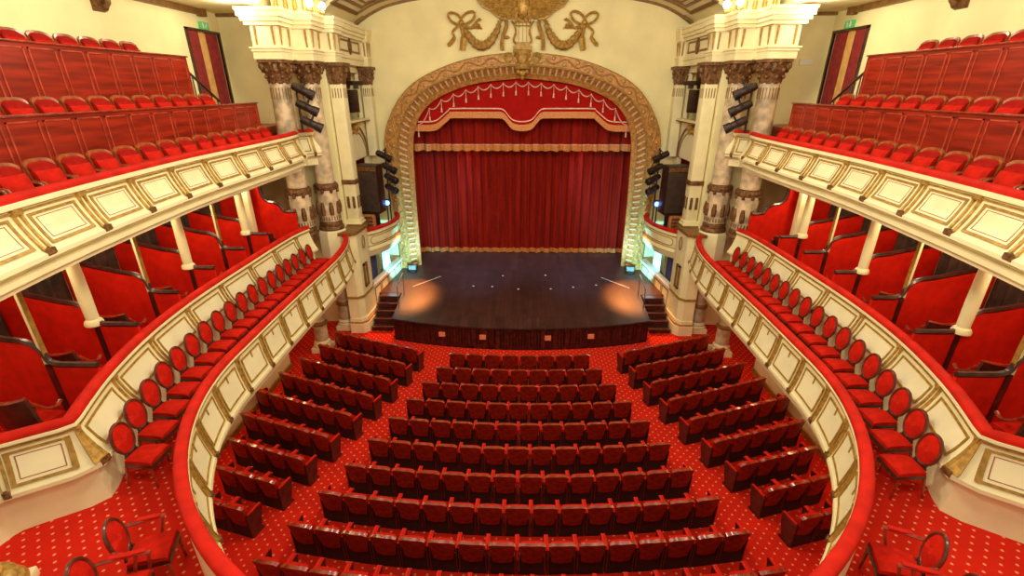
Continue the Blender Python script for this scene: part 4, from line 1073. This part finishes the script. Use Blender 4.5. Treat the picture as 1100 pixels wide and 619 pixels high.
for s in (1, -1):
    pts = [(7.42,5.72),(7.9,7.05),(8.15,8.5),(8.2,9.9),(8.15,11.25),(8.1,12.55),(8.0,14.2)]
    for k, (x, y) in enumerate(pts):
        BX.place((x*s, y, 3.45), s*radians(0), 'dark-backed box chair facing the stage in the %s %s box from the stage' % (ORD[len(pts)-k], SIDE[s]), 'dark chairs in the boxes')

# gallery seats
def gal_proto():
    t = thing('gallery_chair', '', 'seat')
    def shp(e, m, z0, z1, bow):
        def f(u, v):
            U = u*2-1; z = z0+(z1-bow*U*U*U*U-z0)*v; return (U*(.20+.045*v)*m, -.20-.12*(z-.4)+.03*U*U+e, z)
        return f
    MB().solid(shp(-.04,1,.34,.97,.07), shp(0,1,.34,.97,.07), 10, 5).build('back_frame', 'tan_wood', t)
    MB().solid(shp(0,.88,.42,.925,.06), shp(.045,.84,.44,.90,.06), 10, 5).build('back_pad', 'gallery_velvet', t)
    def cu(e, b):
        def f(u, v):
            U, V = u*2-1, v*2-1; return (U*.21, -.10+e-.10*v-b*(U**4+V**4), .42+.38*v)
        return f
    MB().solid(cu(.09,.02), cu(.0,0), 6, 6).build('seat_cushion', 'seat_velvet', t)
    for sx in (1, -1):
        MB().tube(catmull([(sx*.235,-.24,.66),(sx*.25,-.12,.66),(sx*.25,.0,.63),(sx*.25,.02,.56)], 4), .02).build('armrest', 'tan_wood', t)
        MB().prism_x([(-.2,.0),(.02,.0),(.02,.05),(-.02,.1),(.0,.4),(.02,.62),(-.22,.62),(-.2,.3)], sx*.25-.012, sx*.25+.012).build('side_frame', 'dark_wood', t, smooth=False)
    return Proto(t)
GS = gal_proto()
for s in (1, -1):
    for nm, x, z, y1, n in (('front', 7.40, 6.65, 14.0, 16), ('middle', 8.30, 7.5, 13.15, 11), ('top', 9.3, 8.65, 12.3, 7)):
        for k in range(n):
            y = y1-.562*k
            GS.place(((x-.26)*s, y, z), s*pi/2, 'tan-rimmed red seat, %s from stage in the %s row of %s gallery' % (ORD[k+1], nm, SIDE[s]), 'gallery seats')

# gilded round thing at the lower left corner
t = thing('round_pedestal', 'rounded gilded pedestal top on cream block at the lower left corner', 'pedestal', (-6.15,3.55,3.0))
MB().obox((-6.15,3.55), .4, .62, .62, 3.0, 3.14).build('block', 'cream', t, bevel=.02)
MB().lathe([(.34,3.14),(.36,3.2),(.33,3.26),(.28,3.28),(.30,3.34),(.25,3.40),(.2,3.42),(.2,3.46),(.12,3.5),(.0,3.51)], (-6.15,3.55), 24).build('dome', 'gold', t)

# ================================================================== LIGHT
def light(kind, name, loc, energy, col, size=.3, rot=None, **k):
    d = bpy.data.lights.new(name, kind); d.energy = energy; d.color = col
    if kind == 'POINT': d.shadow_soft_size = size
    if kind == 'AREA': d.size = size; d.shape = 'DISK'
    if kind == 'SPOT': d.shadow_soft_size = size; d.spot_size = k.get('angle', 1.); d.spot_blend = .6
    o = bpy.data.objects.new(name, d); COL.objects.link(o); o.location = loc
    if rot: o.rotation_euler = rot
    return o
WARM = (1., .92, .72)
for x, y, z, e in ((0,8,11.3,1300),(-3.4,12.5,11.0,480),(3.4,12.5,11.0,480),(0,2,11.0,850),(-4,3,10.5,400),(4,3,10.5,400)):
    light('POINT', 'hall_lamp', (x,y,z), e, WARM, .6)
for s in (1, -1):
    for x, y, e in ((7.38,14.95,22),(6.2,15.72,22)):
        light('POINT', 'cornice_light', (x*s*.98, y-.3, 10.95), e, (1,.9,.65), .12)
    for y in (5.6, 7.0, 8.35, 9.75, 11.1, 12.4, 13.8):
        light('POINT', 'box_light', (8.2*s, y, 6.0), 26, (1,.82,.55), .1)
    for y in (7, 10, 12.6, 14.6):
        light('POINT', 'under_balcony_fill', (7.2*s, y, 2.45), 26, (1,.74,.38), .2)  # added fill brightening the walls below the balcony, without fittings
    light('POINT', 'gallery_fill', (7.5*s, 9.5, 10.5), 45, WARM, .2); light('POINT', 'gallery_fill', (7.9*s, 14.4, 10.45), 48, WARM, .2)  # added fill to brighten the gallery walls, no lamp stands here
    aim = lambda a, b: __import__('mathutils').Vector([q-p for p, q in zip(a, b)]).to_track_quat('-Z', 'Y').to_euler()
    a, b = (4.55*s, 18.2, 1.35), (5.5*s, 20.6, 2.3)
    light('SPOT', 'cyan_stage_light', a, 800, (.2,.74,1.), .12, rot=aim(a, b), angle=radians(95))
    a, b = (3.9*s, 20.0, 1.6), (4.9*s, 21.1, 2.2)
    light('SPOT', 'cyan_stage_light', a, 130, (.4,.8,1.), .12, rot=aim(a, b), angle=radians(80))
    light('SPOT', 'amber_stage_light', (4.7*s, 20.0, 3.8), 1900, (1,.30,.07), .25, rot=(radians(-36), 0, 0), angle=radians(46))
    light('POINT', 'blue_lamp_light', (5.45*s, 19.1, 4.25), 14, (.12,.3,1.), .1)
    light('SPOT', 'cool_stage_light', (2.6*s, 22.5, 6.5), 900, (.5,.62,1.), .2, rot=(radians(-16),0,0), angle=radians(70))
    light('POINT', 'stage_box_light', (6.7*s, 18.2, 5.75), 14, (1,.5,.2), .1)
wd = bpy.data.worlds.new('World'); SC.world = wd; wd.use_nodes = True
bg = wd.node_tree.nodes['Background']; bg.inputs[0].default_value = (1.,.87,.66,1); bg.inputs[1].default_value = .54

# ================================================================== CAMERA
cd = bpy.data.cameras.new('Camera'); cam = bpy.data.objects.new('Camera', cd); COL.objects.link(cam)
cam.location = (0,0,8.6); cam.rotation_euler = (radians(90-22.9), 0, radians(1.1427))
cd.sensor_width = 36; cd.lens = 508/1100*36; cd.clip_end = 100; cd.clip_start = .05
SC.camera = cam
SC.view_settings.view_transform = 'Standard'; SC.view_settings.look = 'None'; SC.view_settings.gamma = 1
SC.view_settings.use_curve_mapping = False; SC.view_settings.exposure = -.08
for o in list(bpy.data.objects):
    if o.get('label') == '' : bpy.data.objects.remove(o)
